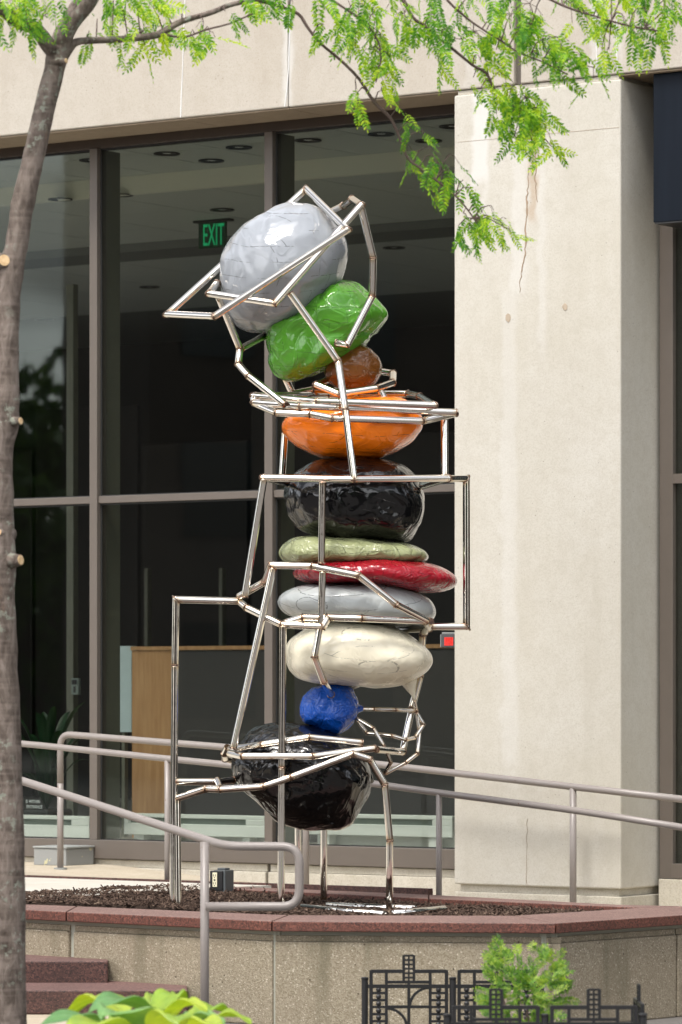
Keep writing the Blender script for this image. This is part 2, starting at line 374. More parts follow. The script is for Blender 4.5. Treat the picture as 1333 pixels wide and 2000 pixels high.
M['ceilgrid'] = mat('ceiling_grid', (.2, .21, .2), .7)
M['bulk'] = mat('bulkhead_paint', (.88, .87, .76), .8)
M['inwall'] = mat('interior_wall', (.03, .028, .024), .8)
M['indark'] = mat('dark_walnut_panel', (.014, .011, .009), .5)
M['infloor'] = mat('interior_floor', (.34, .32, .29), .35)
M['wood'] = mat('oak_veneer', (.42, .26, .12), .5)
t = NT(M['wood']); t.col(t.ramp(t.noise(t.coord(scale=(1, 1, .08)), 30, 4, .6, .4), [(.3, (.40, .20, .085)), (.7, (.54, .31, .15))]))
M['darkpanel'] = mat('charcoal_fabric_panel', (.055, .05, .05), .8)
M['bluewhite'] = mat('pale_blue_board', (.5, .6, .64), .7)
M['heater'] = mat('white_convector_enamel', (.88, .90, .87), .5)
M['heaterslot'] = mat('convector_slot', (.22, .26, .23), .6)
M['chrome'] = mat('downlight_reflector', (.7, .7, .68), .2, 1)
M['can'] = mat('downlight_can', (.03, .03, .03), .5)
M['exit'] = mat('exit_green', (.02, .5, .2), .6)
M['exit'].node_tree.nodes['Principled BSDF'].inputs['Emission Color'].default_value = (.02, .8, .3, 1)
M['exit'].node_tree.nodes['Principled BSDF'].inputs['Emission Strength'].default_value = .22
M['exitpl'] = mat('exit_plate', (.03, .09, .05), .3)
M['black'] = mat('black_plastic', (.015, .015, .016), .4)
M['red'] = mat('red_label', (.75, .03, .02), .4)
M['reddk'] = mat('dark_red_ink', (.42, .01, .01), .4)
M['ivory'] = mat('ivory_plastic', (.75, .7, .5), .35)
M['white'] = mat('white_vinyl', (.22, .26, .24), .6)
M['caulk'] = mat('white_sealant', (.68, .68, .66), .6)
M['crack'] = mat('crack_rust', (.33, .245, .17), .9)
M['patch'] = mat('tan_plaster_patch', (.39, .32, .24), .9)
M['shadowgap'] = mat('dark_joint_filler', (.1, .085, .07), .9)
M['grout'] = mat('grey_mortar', (.36, .36, .3), .9)
def brickfar():
    m = mat('far_brick', (.13, .1, .085), .85); t = NT(m)
    t.col(t.ramp(t.noise(t.coord(), .5, 4), [(.3, (.10, .08, .07)), (.7, (.16, .125, .1))])); return m
M['farwall'] = brickfar()
M['farglass'] = mat('far_window_glass', (.02, .025, .03), .08)

def stain(m, u0, u1, z0, z1, colr, k):
    t = NT(m); src = t.b.inputs['Base Color'].links[0].from_socket
    tcn = t.n.new('ShaderNodeTexCoord'); nn = t.n.new('ShaderNodeTexNoise'); nn.inputs['Scale'].default_value = 7; nn.inputs['Detail'].default_value = 5
    t.l.new(tcn.outputs['Object'], nn.inputs[0]); sx = t.n.new('ShaderNodeSeparateXYZ'); t.l.new(tcn.outputs['Object'], sx.inputs[0])
    def band(o, a, b, soft, wob):
        w = t.math('ADD', o, t.math('MULTIPLY', t.math('SUBTRACT', nn.outputs[0], .5), wob)); out = []
        for e, sg in ((a, 1), (b, -1)):
            q = t.n.new('ShaderNodeMapRange'); q.interpolation_type = 'SMOOTHSTEP'
            q.inputs['From Min'].default_value = e - soft*sg; q.inputs['From Max'].default_value = e + soft*sg; t.l.new(w, q.inputs[0]); out.append(q.outputs[0])
        return t.math('MULTIPLY', out[0], out[1])
    f = t.math('MULTIPLY', band(sx.outputs[0], u0, u1, .022, .12), band(sx.outputs[2], z0, z1, .12, .5))
    t.col(t.mix(t.math('MULTIPLY', f, k), src, colr))
_w = .46
for a_, b_, ya, yb, kk in ((921, 955, 372, 175, .75), (1000, 1030, 560, 320, .4), (1050, 1066, 700, 250, .3), (980, 1010, 1500, 560, .3)):
    stain(M['pier'], U(a_, _w), U(b_, _w), ZF(a_, ya, _w), ZF(a_, yb, _w), (.60, .59, .56), kk)
stain(M['pier'], U(1035, _w), U(1052, _w), ZF(1035, 420, _w), ZF(1035, 280, _w), (.40, .30, .21), .6)
for a_, b_, ya, yb, kk in ((552, 572, 206, 20, .45), (905, 935, 175, 100, .25), (1155, 1175, 140, -60, .35), (1200, 1216, 140, 60, .3)):
    stain(M['spandrel'], U(a_, _w), U(b_, _w), ZF(a_, ya, _w), ZF(a_, yb, _w), (.62, .62, .60), kk)
# ------------------------------------------------------------------ setting: ground, deck, ramp
MB().add([(-400, -300, 0), (400, -300, 0), (400, 400, 0), (-400, 400, 0)], [(0,1,2,3)]).build('ground', M['street'], kind='structure')
uL, zr = U(221), .575
zA, zB = ZF(221, 1689), ZF(500, 1723); uA, uB = U(221), U(500)
slope = (zB - zA) / (uB - uA)
def ramp_z(u): return zA if u < uA else max(.05, zA + slope * (u - uA))
mb = MB(); us = [-9, uA, uB, uB + 2, uB + 4, uB + 7, uB + 12]; WR = 1.72
for a, b in zip(us, us[1:]):
    mb.add([W(a, WR, ramp_z(a)), W(b, WR, ramp_z(b)), W(b, .0, ramp_z(b)), W(a, 0, ramp_z(a)),
            W(a, WR, -.1), W(b, WR, -.1)], [(0,1,2,3), (4,5,1,0)])
mb.build('ramp', M['ramp'], kind='structure')
deck_edge = [(49, 1753.5), (94, 1749), (150, 1747.6), (187, 1746), (225, 1742), (281, 1740), (330, 1738), (390, 1735), (440, 1731)]
dz = .552
poly = [G(x, y + 2.5, dz) for x, y in deck_edge]
# far edge of the level walk follows the ramp kerb
uk0, uk1 = -9, poly[-1].__sub__(FO).dot(T_) + .1
pts = [W(uk1, WR + .02, dz), W(uk0, WR + .02, dz)]
front = [G(-400, 1752, dz), G(-60, 1765, dz)]
ring = pts + [Vector((-9, 24, dz))] + [Vector((-6, 23.2, dz)), G(-60, 1764, dz)] + poly
MB().prism([(p.x, p.y) for p in ring], .0, dz).build('walkway', M['deck'], kind='structure')
kr = thing('ramp_kerb', W(uk0, WR, 0), 'thin dark red granite kerb line between the pale walk and the ramp', 'kerb')
ku = uk0
while ku < uk1 + .2:
    MB().add([W(ku, WR - .02, dz - .1), W(ku+1.19, WR - .02, dz - .1), W(ku+1.19, WR + .03, dz - .1), W(ku, WR + .03, dz - .1),
              W(ku, WR - .02, dz+.012), W(ku+1.19, WR - .02, dz+.012), W(ku+1.19, WR + .03, dz+.012), W(ku, WR + .03, dz+.012)],
             [(0,1,2,3),(7,6,5,4),(4,5,1,0),(5,6,2,1),(6,7,3,2),(7,4,0,3)]).build('kerb_stone', M['granite_dark'], kr)
    ku += 1.2

# ------------------------------------------------------------------ office building
B = thing('office_building', FO, 'beige concrete office building with tall dark bronze-framed windows behind the sculpture', 'building', -YAW)
def fb(name, u0, u1, w0, w1, z0, z1, m, par=B, bevel=0, **k):
    return MB().box(u0, u1, -w0, -w1, z0, z1).build(name, m, par, local=True, bevel=bevel, **k)
WP = .46                                     # plane of pier and spandrel in front of the glass
zhead = ZF(200, 290); zsof = ZF(0, 265.2, WP); ztr0, ztr1 = ZF(300, 980), ZF(300, 966)
zs1 = ZF(300, 1643); zs0 = ZF(300, 1680)
uP0, uP1 = U(887.5, WP), U(1213, WP)
mull = [U(-165), U(190), U(532), U(918)]
uEnd = uP1 + 5.5
# spandrel panels, joint at x=1012
uJ = U(1012, WP)
fb('spandrel_panel', -9, U(563, WP) - .004, -.3, WP, zsof, zsof + 3.2, M['spandrel'], bevel=.008)
fb('spandrel_panel', U(563, WP) + .004, uJ - .03, -.3, WP, zsof, zsof + 3.2, M['spandrel'], bevel=.008)
fb('spandrel_panel', uJ + .02, uEnd, -.3, WP, zsof, zsof + 3.2, M['spandrel'], bevel=.008)
fb('joint_filler', uJ - .03, uJ + .02, -.3, WP - .03, zsof, zsof + 3.2, M['shadowgap'])
# soffit lining (a darker rendered strip) set 3 mm below the panels
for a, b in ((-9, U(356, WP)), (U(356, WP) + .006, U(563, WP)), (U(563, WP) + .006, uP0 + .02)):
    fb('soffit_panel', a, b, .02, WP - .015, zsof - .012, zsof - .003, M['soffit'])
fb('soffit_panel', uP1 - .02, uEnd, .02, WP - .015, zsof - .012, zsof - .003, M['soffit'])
# white sealant runs
def vline(name, pts, w, m, wid, par=B):
    mb = MB(); n = len(pts)
    q = [(U(x, w), ZF(x, y, w), ww) for x, y, ww in pts]
    vs = []
    if 'crack' in name:
        q2 = []
        for (a, b) in zip(q, q[1:]):
            for k in range(5):
                t_ = k/5; q2.append((a[0]*(1-t_)+b[0]*t_ + random.gauss(0, .004), a[1]*(1-t_)+b[1]*t_, (a[2]*(1-t_)+b[2]*t_)*random.uniform(.4, 1.3)))
        q = q2 + [q[-1]]; n = len(q)
    for u, z, ww in q: vs += [(u - wid*ww, -w, z), (u + wid*ww, -w, z), (u, -w - .003, z)]
    fs = []
    for i in range(n-1):
        a, b = i*3, (i+1)*3
        fs += [(a, a+2, b+2, b), (a+2, a+1, b+1, b+2)]
    return mb.add(vs, fs).build(name, m, par, local=True)
ws = WP + .002
vline('sealant_bead', [(363, -40, 1), (361, 10, 1), (358, 90, 1), (357, 130, .9), (354, 190, 1.2), (353, 229, 1.2)], ws, M['caulk'], .004)
vline('sealant_bead', [(568, -30, .7), (566, 50, .8), (565, 90, 1), (564, 130, .9), (560, 180, 1), (556, 208, 1)], ws, M['caulk'], .0045)
vline('sealant_bead', [(1165, -20, 1), (1164, 60, 1), (1166, 100, .8), (1167, 140, .8)], ws, M['caulk'], .004)
vline('sealant_bead', [(1206, 20, 1), (1205, 90, 1), (1207, 140, .7)], ws, M['caulk'], .004)
# pier with plinth
zpt = ZF(889, 186, WP); zpb = ZF(887, 1727, WP)
fb('pier', uP0, uP1, -.35, WP, zpb, zpt, M['pier'], bevel=.01)
fb('pier_cap', uP0 + .02, uP1 - .02, -.3, WP - .015, zpt + .002, zpt + .028, M['plinth'])
fb('pier_neck', uP0 + .03, uP1 - .03, -.32, WP - .03, zpb - .045, zpb - .0005, M['plinth'])
fb('pier_base', uP0 + .0, uP1 - .0, -.35, WP - .005, .0, zpb - .047, M['plinth'], bevel=.006)
wq = WP + .0015
vline('hairline_crack', [(1033, 330, .5), (1032, 365, 1.2), (1030, 395, 1.6), (1029, 420, 1.5), (1027, 450, 1.3), (1028, 480, 1.4), (1023, 510, 1), (1019, 540, .7), (1016, 570, .4)], wq, M['crack'], .0045)
vline('hairline_crack', [(1044, 280, 1), (1047, 330, 1.3), (1046, 365, 1), (1051, 395, .4)], wq, M['crack'], .004)
vline('hairline_crack', [(1031, 1600, .3), (1030, 1640, .4), (1029, 1690, .5), (1029, 1720, .8), (1030, 1727, 1)], wq, M['crack'], .0014)
vline('plaster_patch', [(993, 612, .3), (993, 615, 1), (993, 620, 1.1), (993, 625, 1), (994, 629, .3)], wq, M['patch'], .018)
vline('plaster_patch', [(1104, 592, .3), (1104, 596, 1), (1104, 600, 1.1), (1105, 604, .8), (1105, 606, .3)], wq, M['patch'], .018)
# horizontal pour line on the pier
za = ZF(897, 277, WP); fb('pour_line', uP0 + .03, uP1 - .01, WP, WP + .0015, za - .0009, za + .0009, M['crack'])
# window wall
fb('head_frame', -9, uP0 + .1, -.12, .03, zhead, zsof - .013, M['frame_head_shade'], bevel=.004)
fb('sill_frame', -9, uP0 + .1, -.12, .05, zs0, zs1, M['frame'], bevel=.004)
mw = .033
for i, u in enumerate(mull):
    fb('mullion', u - mw, u + mw, -.06, .045, zs1 + .001, zhead - .001, M['frame'], bevel=.003)
    fb('mullion_fin', u - .02, u + .012, -.24, -.062, zs1 + .001, zhead - .001, M['frame_in'])
for a, b in zip(mull, mull[1:]):
    fb('transom', a + mw + .001, b - mw - .001, -.06, .03, ztr0, ztr1, M['frame'], bevel=.003)
    for z0, z1 in ((zs1, ztr0), (ztr1, zhead)):
        g = fb('glass_pane', a + mw - .005, b - mw + .005, -.012, -.004, z0 - .004, z1 + .004, M['glass'])
        mb = MB()
        for (x0, x1, zz0, zz1) in ((a+mw, a+mw+.012, z0, z1), (b-mw-.012, b-mw, z0, z1), (a+mw+.012, b-mw-.012, z1-.012, z1), (a+mw+.012, b-mw-.012, z0, z0+.008)):
            mb.box(x0, x1, .003, -.006, zz0, zz1)
        mb.build('gasket', M['gasket'], g, local=True)
a, b = U(-165) - 2.4, U(-165)
fb('transom', a, b - mw - .001, -.06, .03, ztr0, ztr1, M['frame'])
fb('glass_pane', a, b - mw + .005, -.012, -.004, zs1 - .004, zhead + .004, M['glass'])
# plinth below the windows
zb1 = zs0 - .004
for a, b in ((-9, U(529) - .012), (U(529) + .012, uP0 + .05)):
    fb('plinth_block', a, b, -.3, .02, zb1 - .05, zb1, M['plinth'], bevel=.004)
    fb('plinth_block', a, b, -.3, .045, -.1, zb1 - .052, M['plinth'], bevel=.004)
fb('joint_filler', U(529) - .012, U(529) + .012, -.3, .0, -.1, zb1 - .001, M['shadowgap'])
# right-hand glazing past the pier
uR = U(1302, 0.0)
zr1 = ZF(1316, 1687); zr0 = ZF(1316, 1716)
fb('jamb_frame', uR - .03, uR + .065, -.12, .03, zr0, zsof - .013, M['frame'], bevel=.003)
fb('mullion', uR + .95, uR + 1.02, -.12, .03, zr1, zsof - .013, M['frame'])
fb('sill_frame', uR + .066, uEnd, -.12, .05, zr0, zr1, M['frame'], bevel=.003)
ztt = ZF(1325, 935); fb('transom', uR + .066, uEnd, -.06, .03, ztt - .03, ztt + .03, M['frame'])
fb('head_frame', uR + .066, uEnd, -.12, .03, zhead, zsof - .014, M['frame'])
fb('glass_pane', uR + .06, uEnd, -.012, -.004, zr1 - .004, ztt - .028, M['glass'])
fb('glass_pane', uR + .06, uEnd, -.012, -.004, ztt + .028, zhead + .004, M['glass'])
fb('plinth_block', uR - .02, uEnd, -.3, .06, 0, zr0 - .004, M['plinth'], bevel=.004)
# room
zfl = zs1 - .05; zc1 = zhead + .09; zc2 = zc1 - .12; wB = -1.9
fb('interior_floor', -15, uEnd, -13, -.12, zfl - .1, zfl, M['infloor'])
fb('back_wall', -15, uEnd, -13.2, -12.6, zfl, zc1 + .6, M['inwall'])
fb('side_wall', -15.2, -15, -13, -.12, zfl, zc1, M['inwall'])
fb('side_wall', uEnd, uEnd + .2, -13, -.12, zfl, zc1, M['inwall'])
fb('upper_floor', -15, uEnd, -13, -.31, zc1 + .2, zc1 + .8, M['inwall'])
fb('bulkhead', -15, uEnd, wB - .05, wB, zc2 - .01, zc1 + .1, M['bulk'])
def ceiling(w0, w1, z, ulo, uhi, step=.61):
    # tiles one by one where they show, alike mesh shared
    tm = MB().box(.006, step - .006, 0, step - .012, 0, .015).mesh('ceiling_tile', M['tile'])
    fb('ceiling_backing', -15, uEnd, w0, w1, z + .02, z + .06, M['ceilgrid'])
    n = 0; u = ulo
    tms = math.ceil((w1 - w0) / step - .02)
    for i in range(tms):
        w = max(w1 - i*step, w0 + step)
        if w1 - w0 - i*step < step: w = w0 + step - .0; zz_ = .016
        else: zz_ = 0
        uu = ulo
        while uu < uhi - step:
            if n < 290:
                place(None, tm, 'ceiling_tile', B, Matrix.Translation((uu, -w, z + zz_*.25))); n += 1
            uu += step
    return n
ceiling(wB + .0, -.31, zc1, -5.5, 4.0)
ceiling(-9.5, wB - .06, zc2, -10, 3.9, .95)
fb('ceiling_field', -15, uEnd, -12.6, -9.5, zc2 + .02, zc2 + .06, M['ceilgrid'])
fb('soffit_beam', -15, uEnd, -5.2, -4.6, zc2 - .07, zc2 - .002, M['ceilgrid'])
def on_ceiling(px, py, z):
    Y = (z - EZ) * F / (YH - py); return Vector(((px - CX) / F * Y, Y, z))
lights = [(326, 299, 1), (467, 287, 1), (413, 313, 1), (602, 273, 1), (745, 261, 1), (838, 274, 1), (885, 246, 1),
          (180, 312, 1), (118, 388, 2), (434, 409, 2), (236, 380, 2), (340, 493, 2), (292, 560, 2), (86, 624, 2), (770, 483, 2), (706, 449, 2)]
for i, (x, y, k) in enumerate(lights):
    z = (zc1 if k == 1 else zc2) - .004
    p = on_ceiling(x, y, z)
    ld = thing('ceiling_downlight', p, 'downlight', 'downlight', 0, 'round recessed downlights in the office ceiling')
    mb = MB(); n = 24
    def ringf(r0, z0_, r1, z1_):
        k0 = len(mb.v); vs = []
        for r, zz in ((r0, z0_), (r1, z1_)):
            for q in range(n): vs.append(p + Vector((r*math.cos(2*math.pi*q/n), r*math.sin(2*math.pi*q/n), zz)))
        mb.add(vs, [(q, (q+1)%n, n+(q+1)%n, n+q) for q in range(n)])
    ringf(.094, .0, .094, -.008); ringf(.094, -.008, .078, -.008); ringf(.078, -.008, .074, .0)
    mb.build('trim_ring', M['can'], ld, smooth=False)
    mb = MB(); ringf(.074, .0, .03, .001); mb.build('reflector', M['chrome'], ld)
    mb = MB(); mb.prism([(p.x + .03*math.cos(2*math.pi*q/12), p.y + .03*math.sin(2*math.pi*q/12)) for q in range(12)], p.z, p.z + .002); mb.build('lamp', M['heater'], ld)
dl = ['downlight above the left end of the second window', 'downlight right of centre at the top of the second window',
      'larger looking downlight just in front of the pale ceiling step in the second window', 'first downlight near the mullion at the top of the third window',
      'downlight at the top middle of the third window', 'brownish lit downlight near the branch in the third window', 'downlight cut off by the concrete pier edge',
      'downlight at the top right corner of the left window', 'downlight seen behind the trunk in the left window under the pale step', 'downlight in the dim ceiling above the exit sign',
      'faint downlight under the pale ceiling step beside the mullion', 'downlight left of and below the exit sign', 'lowest faint downlight in the second window',
      'faint downlight low in the left window beside the trunk', 'faint downlight right of the top steel tubes near the pier', 'faint downlight just above the right end of the steel tube loop']
for o, s in zip([o for o in C.objects if o.name.startswith('ceiling_downlight')], dl): o['label'] = s

# back of room: walnut doors and pale post strips
for k, (a, b) in enumerate(((130, 143), (282, 288), (428, 434))):
    w = -2.6 if k == 0 else -7.5
    zt = 4.9 if k == 0 else ZF(a, 1110, w)
    o = fb('interior_post', U(a, w), U(b, w), w - .06, w, zfl, zt, M['frame_in'])
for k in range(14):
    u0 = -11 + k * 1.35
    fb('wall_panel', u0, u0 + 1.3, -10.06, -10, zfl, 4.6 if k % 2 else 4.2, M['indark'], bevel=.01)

# furniture behind the glass
def worldthing(name, px, w, label, cat, **k): return thing(name, W(U(px, w), w, zfl), label, cat, -YAW, **k)
def lb(par, name, u0, u1, w0, w1, z0, z1, m, bevel=0):     # box in facade coordinates under a worldthing
    mb = MB(); mb.box(u0, u1, -w0, -w1, z0, z1); mb.v = [W(v.x, -v.y, v.z) for v in mb.v]
    return mb.build(name, m, par, bevel=bevel)
wc = -1.5
pt = worldthing('reception_partition', 260, wc, 'long low partition with oak end and oak top trim inside the window', 'partition')
zt = ZF(400, 1264, wc)
lb(pt, 'oak_end_panel', U(258, wc), U(336, wc), wc - .5, wc, zfl, zt - .022, M['wood'])
lb(pt, 'dark_panel', U(337, wc), U(620, wc), wc - .5, wc, zfl, zt - .022, M['darkpanel'])
lb(pt, 'dark_panel', U(621, wc), U(905, wc), wc - .5, wc, zfl, zt - .022, M['darkpanel'])
lb(pt, 'top_trim', U(257, wc), U(906, wc), wc - .51, wc + .012, zt - .02, zt + .008, M['wood'])
bd = worldthing('display_board', 240, -1.6, 'pale blue-white board standing left of the oak partition end', 'board')
lb(bd, 'board', U(222, -1.6), U(257, -1.6), -1.66, -1.6, ZF(240, 1430, -1.6), ZF(240, 1262, -1.6), M['bluewhite'])
lb(bd, 'stand', U(236, -1.6), U(242, -1.6), -1.65, -1.61, zfl, ZF(240, 1432, -1.6), M['frame_in'])
def heater(x0, x1, label):
    w = -.32; h = worldthing('convector_heater', x0, w, label, 'heater', group='white convector heaters along the window foot')
    zt, zb = ZF(x0, 1589, w), ZF(x0, 1630, w)
    u0, u1 = U(x0, w), U(x1, w)
    mb = MB(); mb.box(u0, u1, -w, -w + .12, zt - .025, zt); mb.box(u0, u1, -w, -w+.12, zb, zt - .065); mb.box(u0, u0+.04, -w, -w+.12, zt-.065, zt-.025); mb.box(u1-.16, u1, -w, -w+.12, zt-.065, zt-.025)
    mb.v = [W(v.x, -v.y, v.z) for v in mb.v]; mb.build('casing', M['heater'], h, bevel=.004)
    lb(h, 'outlet_grille', u0 + .04, u1 - .16, w - .1, w - .03, zt - .066, zt - .024, M['heaterslot'])
    for uu in (u0 + .1, u1 - .2): lb(h, 'foot', uu, uu + .06, w - .1, w - .02, zfl, zb + .005, M['heater'])
    lb(h, 'skirting', u0 - .02, u1 + .02, w - .2, w - .14, zfl, zfl + .1, M['heater'])
heater(-120, 174, 'white convector heater behind the left window beside the trunk')
heater(242, 517, 'white convector heater in the second window below the oak panel')
heater(602, 884, 'white convector heater behind the sculpture legs beside the pier')
# intercom
ic = worldthing('door_intercom', 146, -2.5, 'small white intercom panel with black screen behind left window', 'intercom')
lb(ic, 'plate', U(139, -2.5), U(153, -2.5), -2.53, -2.5, ZF(146, 1357, -2.5), ZF(146, 1325, -2.5), M['white'], .003)
lb(ic, 'screen', U(141, -2.5), U(150, -2.5), -2.51, -2.495, ZF(146, 1337, -2.5), ZF(146, 1328, -2.5), M['black'])
lb(ic, 'keypad', U(144, -2.5), U(148, -2.5), -2.51, -2.496, ZF(146, 1353, -2.5), ZF(146, 1341, -2.5), M['can'])
# exit sign
def text_mesh(name, body, size, m, par, mxw, ext=.002, sx=1.0):
    cu = bpy.data.curves.new(name, 'FONT'); cu.body = body; cu.size = size; cu.extrude = ext; cu.align_x = 'LEFT'; cu.resolution_u = 3
    tmp = bpy.data.objects.new(name + '_tmp', cu); C.objects.link(tmp)
    bpy.context.view_layer.update()
    me = bpy.data.meshes.new_from_object(tmp.evaluated_get(bpy.context.evaluated_depsgraph_get()))
    bpy.data.objects.remove(tmp); me.materials.clear(); me.materials.append(m)
    me.transform(mxw @ Matrix.Diagonal((sx, 1, 1, 1)))
    me.transform(mat_of(par).inverted()); me.name = name
    o = bpy.data.objects.new(name, me); C.objects.link(o); o.parent = par; return o
Ye = (zc2 - EZ) * F / (YH - 428)
wE = (Vector(((413 - CX)/F*Ye, Ye, 0)) - FO).dot(N_)
xe = worldthing('exit_sign', 413, wE, 'green lit EXIT sign hanging from the dim office ceiling', 'exit sign')
xe.location.z = ZF(413, 482, wE); REG[xe.name] = Matrix.Translation(xe.location) @ Matrix.Rotation(-YAW, 4, 'Z')
lb(xe, 'sign_plate', U(388, wE), U(441, wE), wE - .02, wE, ZF(413, 484, wE), ZF(413, 434, wE), M['exitpl'])
lb(xe, 'mounting_bar', U(380, wE), U(450, wE), wE - .05, wE + .02, ZF(413, 433, wE), ZF(413, 429, wE), M['can'])
sz = (ZF(413, 436, wE) - ZF(413, 480, wE))
def facing(px, py, w): u, z = UZ(px, py, w); return Matrix.Translation(W(u, w, z)) @ Matrix.Rotation(-YAW, 4, 'Z') @ Matrix.Rotation(R(90), 4, 'X')
text_mesh('letters', 'EXIT', sz * 1.38, M['exit'], xe, facing(396, 480, wE + .006), sx=.42)
# indoor plant
ip = worldthing('indoor_plant', 92, -.9, 'dark leafy indoor plant in a pot behind the left window', 'plant')
random.seed(3)
lb(ip, 'pot', U(60, -.9), U(118, -.9), -1.05, -.75, zfl, zfl + .22, M['can'], .02)
def blade(mb, base, tip, width, sag, n=7, up=Vector((0,0,1)), cup=.15):
    base = Vector(base); tip = Vector(tip); d = tip - base; side = d.cross(up)
    if side.length < 1e-4: side = Vector((1,0,0))
    side.normalize(); vs = []
    nrm = side.cross(d).normalized()
    for i in range(n+1):
        t = i/n; c = base + d*t + up*(sag*4*t*(1-t)); wd = width*math.sin(math.pi*min(1, t*.93+.04))**.8*.5
        vs += [c - side*wd + nrm*wd*cup*2, c - side*wd*.5 + nrm*wd*cup*.5, c, c + side*wd*.5 + nrm*wd*cup*.5, c + side*wd + nrm*wd*cup*2]
    fs = [(i*5+k, i*5+k+1, (i+1)*5+k+1, (i+1)*5+k) for i in range(n) for k in range(4)]
    mb.add(vs, fs)
cpt = W(U(92, -.9), -.9, zfl + .22)
for k in range(22):
    a = random.uniform(0, 2*math.pi); rr = random.uniform(.1, .35); hh = random.uniform(.2, .78)
    mb = MB(); b0 = cpt + Vector((math.cos(a)*rr*.3, math.sin(a)*rr*.3, hh*.55)); tp = cpt + Vector((math.cos(a)*rr, math.sin(a)*rr, hh))
    mb.tube([cpt, b0], .006, 5); mb.build('stem', M['indoorleaf'], ip)
    mb = MB(); blade(mb, b0, tp, .07, .06); mb.build('leaf', M['indoorleaf'], ip, smooth=True)
# window lettering
wt = worldthing('window_lettering', 60, .0, 'faint white capital lettering on the left window glass beside the trunk', 'lettering')
text_mesh('letters', 'LIMITED WITHIN'[5:], .001, M['white'], wt, facing(49, 1568.5, 0)) if False else None
hgt = (ZF(60, 1562, 0) - ZF(60, 1568.6, 0)) * 1.42
text_mesh('letters', 'D WITHIN', hgt, M['white'], wt, facing(50.5, 1568.8, .001), ext=.0005, sx=.82)
text_mesh('letters', 'ENTRANCE', hgt, M['white'], wt, facing(52, 1579, .001), ext=.0005, sx=.82)
# red marked box by the pier
rb = thing('alarm_box', W(U(858, .1), .1, ZF(870, 1265, .1)), 'dark grey box with red square emblem beside the concrete pier', 'alarm box', -YAW)
lb(rb, 'housing', U(861, .1), U(915, .1), .0, .1, ZF(870, 1265, .1), ZF(870, 1238, .1), M['metalbox'], .006)
rb.children[0].data.materials[0] = mat('alarm_grey', (.06, .06, .062), .5)
lb(rb, 'hood', U(863, .1), U(915, .1), .0, .095, ZF(870, 1237.5, .1), ZF(870, 1235, .1), M['metalbox'])
lb(rb, 'end_cap', U(859, .1), U(861, .1), .0, .09, ZF(870, 1264, .1), ZF(870, 1239, .1), M['metalbox'])
lb(rb, 'red_label', U(869, .1), U(886, .1), .1, .103, ZF(870, 1261, .1), ZF(870, 1245, .1), M['red'])
mb = MB()
def emb(x, y): u, z = UZ(x, y, .104); return W(u, .1035, z)
for pl in ([(872, 1247), (883, 1247), (882, 1249.5), (883, 1252), (882, 1257), (877.5, 1259.5), (873, 1257), (872, 1252), (873, 1249.5), (872, 1247)], [(874.5, 1249.5), (880.5, 1249.5)], [(874.5, 1252), (880.5, 1252), (880, 1255.5), (877.5, 1257), (875, 1255.5), (874.5, 1252)]):
    for a, b in zip(pl, pl[1:]): mb.bar(emb(*a), emb(*b), .0022, .001)
mb.build('emblem', M['reddk'], rb)
# navy sign box under the soffit
wS = .40
us0 = U(1277, wS)
nb = thing('navy_sign_panel', W(us0, wS, ZF(1277, 434, wS)), 'plain dark navy sign box hung below the soffit at the right edge', 'sign', -YAW)
lb(nb, 'face_panel', us0, us0 + 2.4, wS - .10, wS, ZF(1277, 434, wS), zsof - .014, M['navy'], .003)
lb(nb, 'bottom_trim', us0 + .006, us0 + 2.4, wS - .34, wS - .006, ZF(1277, 437, wS), ZF(1277, 434.2, wS), M['can'])

# utility box at the wall
zx = ramp_z(-3)
bx = thing('utility_box', W(U(64, .36), .36, zx), 'low grey metal box with peeling yellowed paint against the window sill', 'utility box', -YAW)
lb(bx, 'body', U(66, .36), U(129, .36), .056, .36, zx, zx + .115, M['peel'], .004)
lb(bx, 'lid', U(64.5, .365), U(130.5, .365), .056, .368, zx + .117, zx + .13, M['metalbox'], .003)

# ------------------------------------------------------------------ handrails
def fillet(pts, r, n=6):
    out = [pts[0]]
    for i in range(1, len(pts)-1):
        a, b, c = pts[i-1], pts[i], pts[i+1]
        d1 = (a-b); d2 = (c-b); rr = min(r, d1.length*.48, d2.length*.48)
        p0 = b + d1.normalized()*rr; p1 = b + d2.normalized()*rr
        for k in range(n+1):
            t = k/n; out.append(p0*(1-t)**2 + b*2*t*(1-t) + p1*t*t)
    out.append(pts[-1]); return out
def wp(x, y, w): u, z = UZ(x, y, w); return W(u, w, z)
wRA, wRB, rr = .68, 1.66, .0225
rA = thing('ramp_handrail', wp(118, 1690, wRA), 'taupe painted pipe handrail running along the wall behind the sculpture', 'handrail')
MB().tube(fillet([wp(118, 1530, wRA), wp(118, 1434, wRA), wp(160, 1437, wRA), wp(445, 1460, wRA), wp(800, 1500, wRA), wp(1120, 1537, wRA), wp(1400, 1569, wRA)], .11, 8), rr, 14).build('top_rail', M['rail'], rA, smooth=True)
for x, y, yb in ((118, 1520, 1692), (598, 1480, 1748), (1120, 1540, 1790)):
    p = wp(x, y, wRA); u = U(x, wRA); MB().tube([p, Vector((p.x, p.y, ramp_z(u)))], rr*.97, 14).build('post', M['rail'], rA, smooth=True)
p = wp(118, 1692, wRA); MB().tube([Vector((p.x, p.y, ramp_z(U(118)) + .004)), Vector((p.x, p.y, ramp_z(U(118)) - .02))], .045, 14).build('base_flange', M['metalbox'], rA)
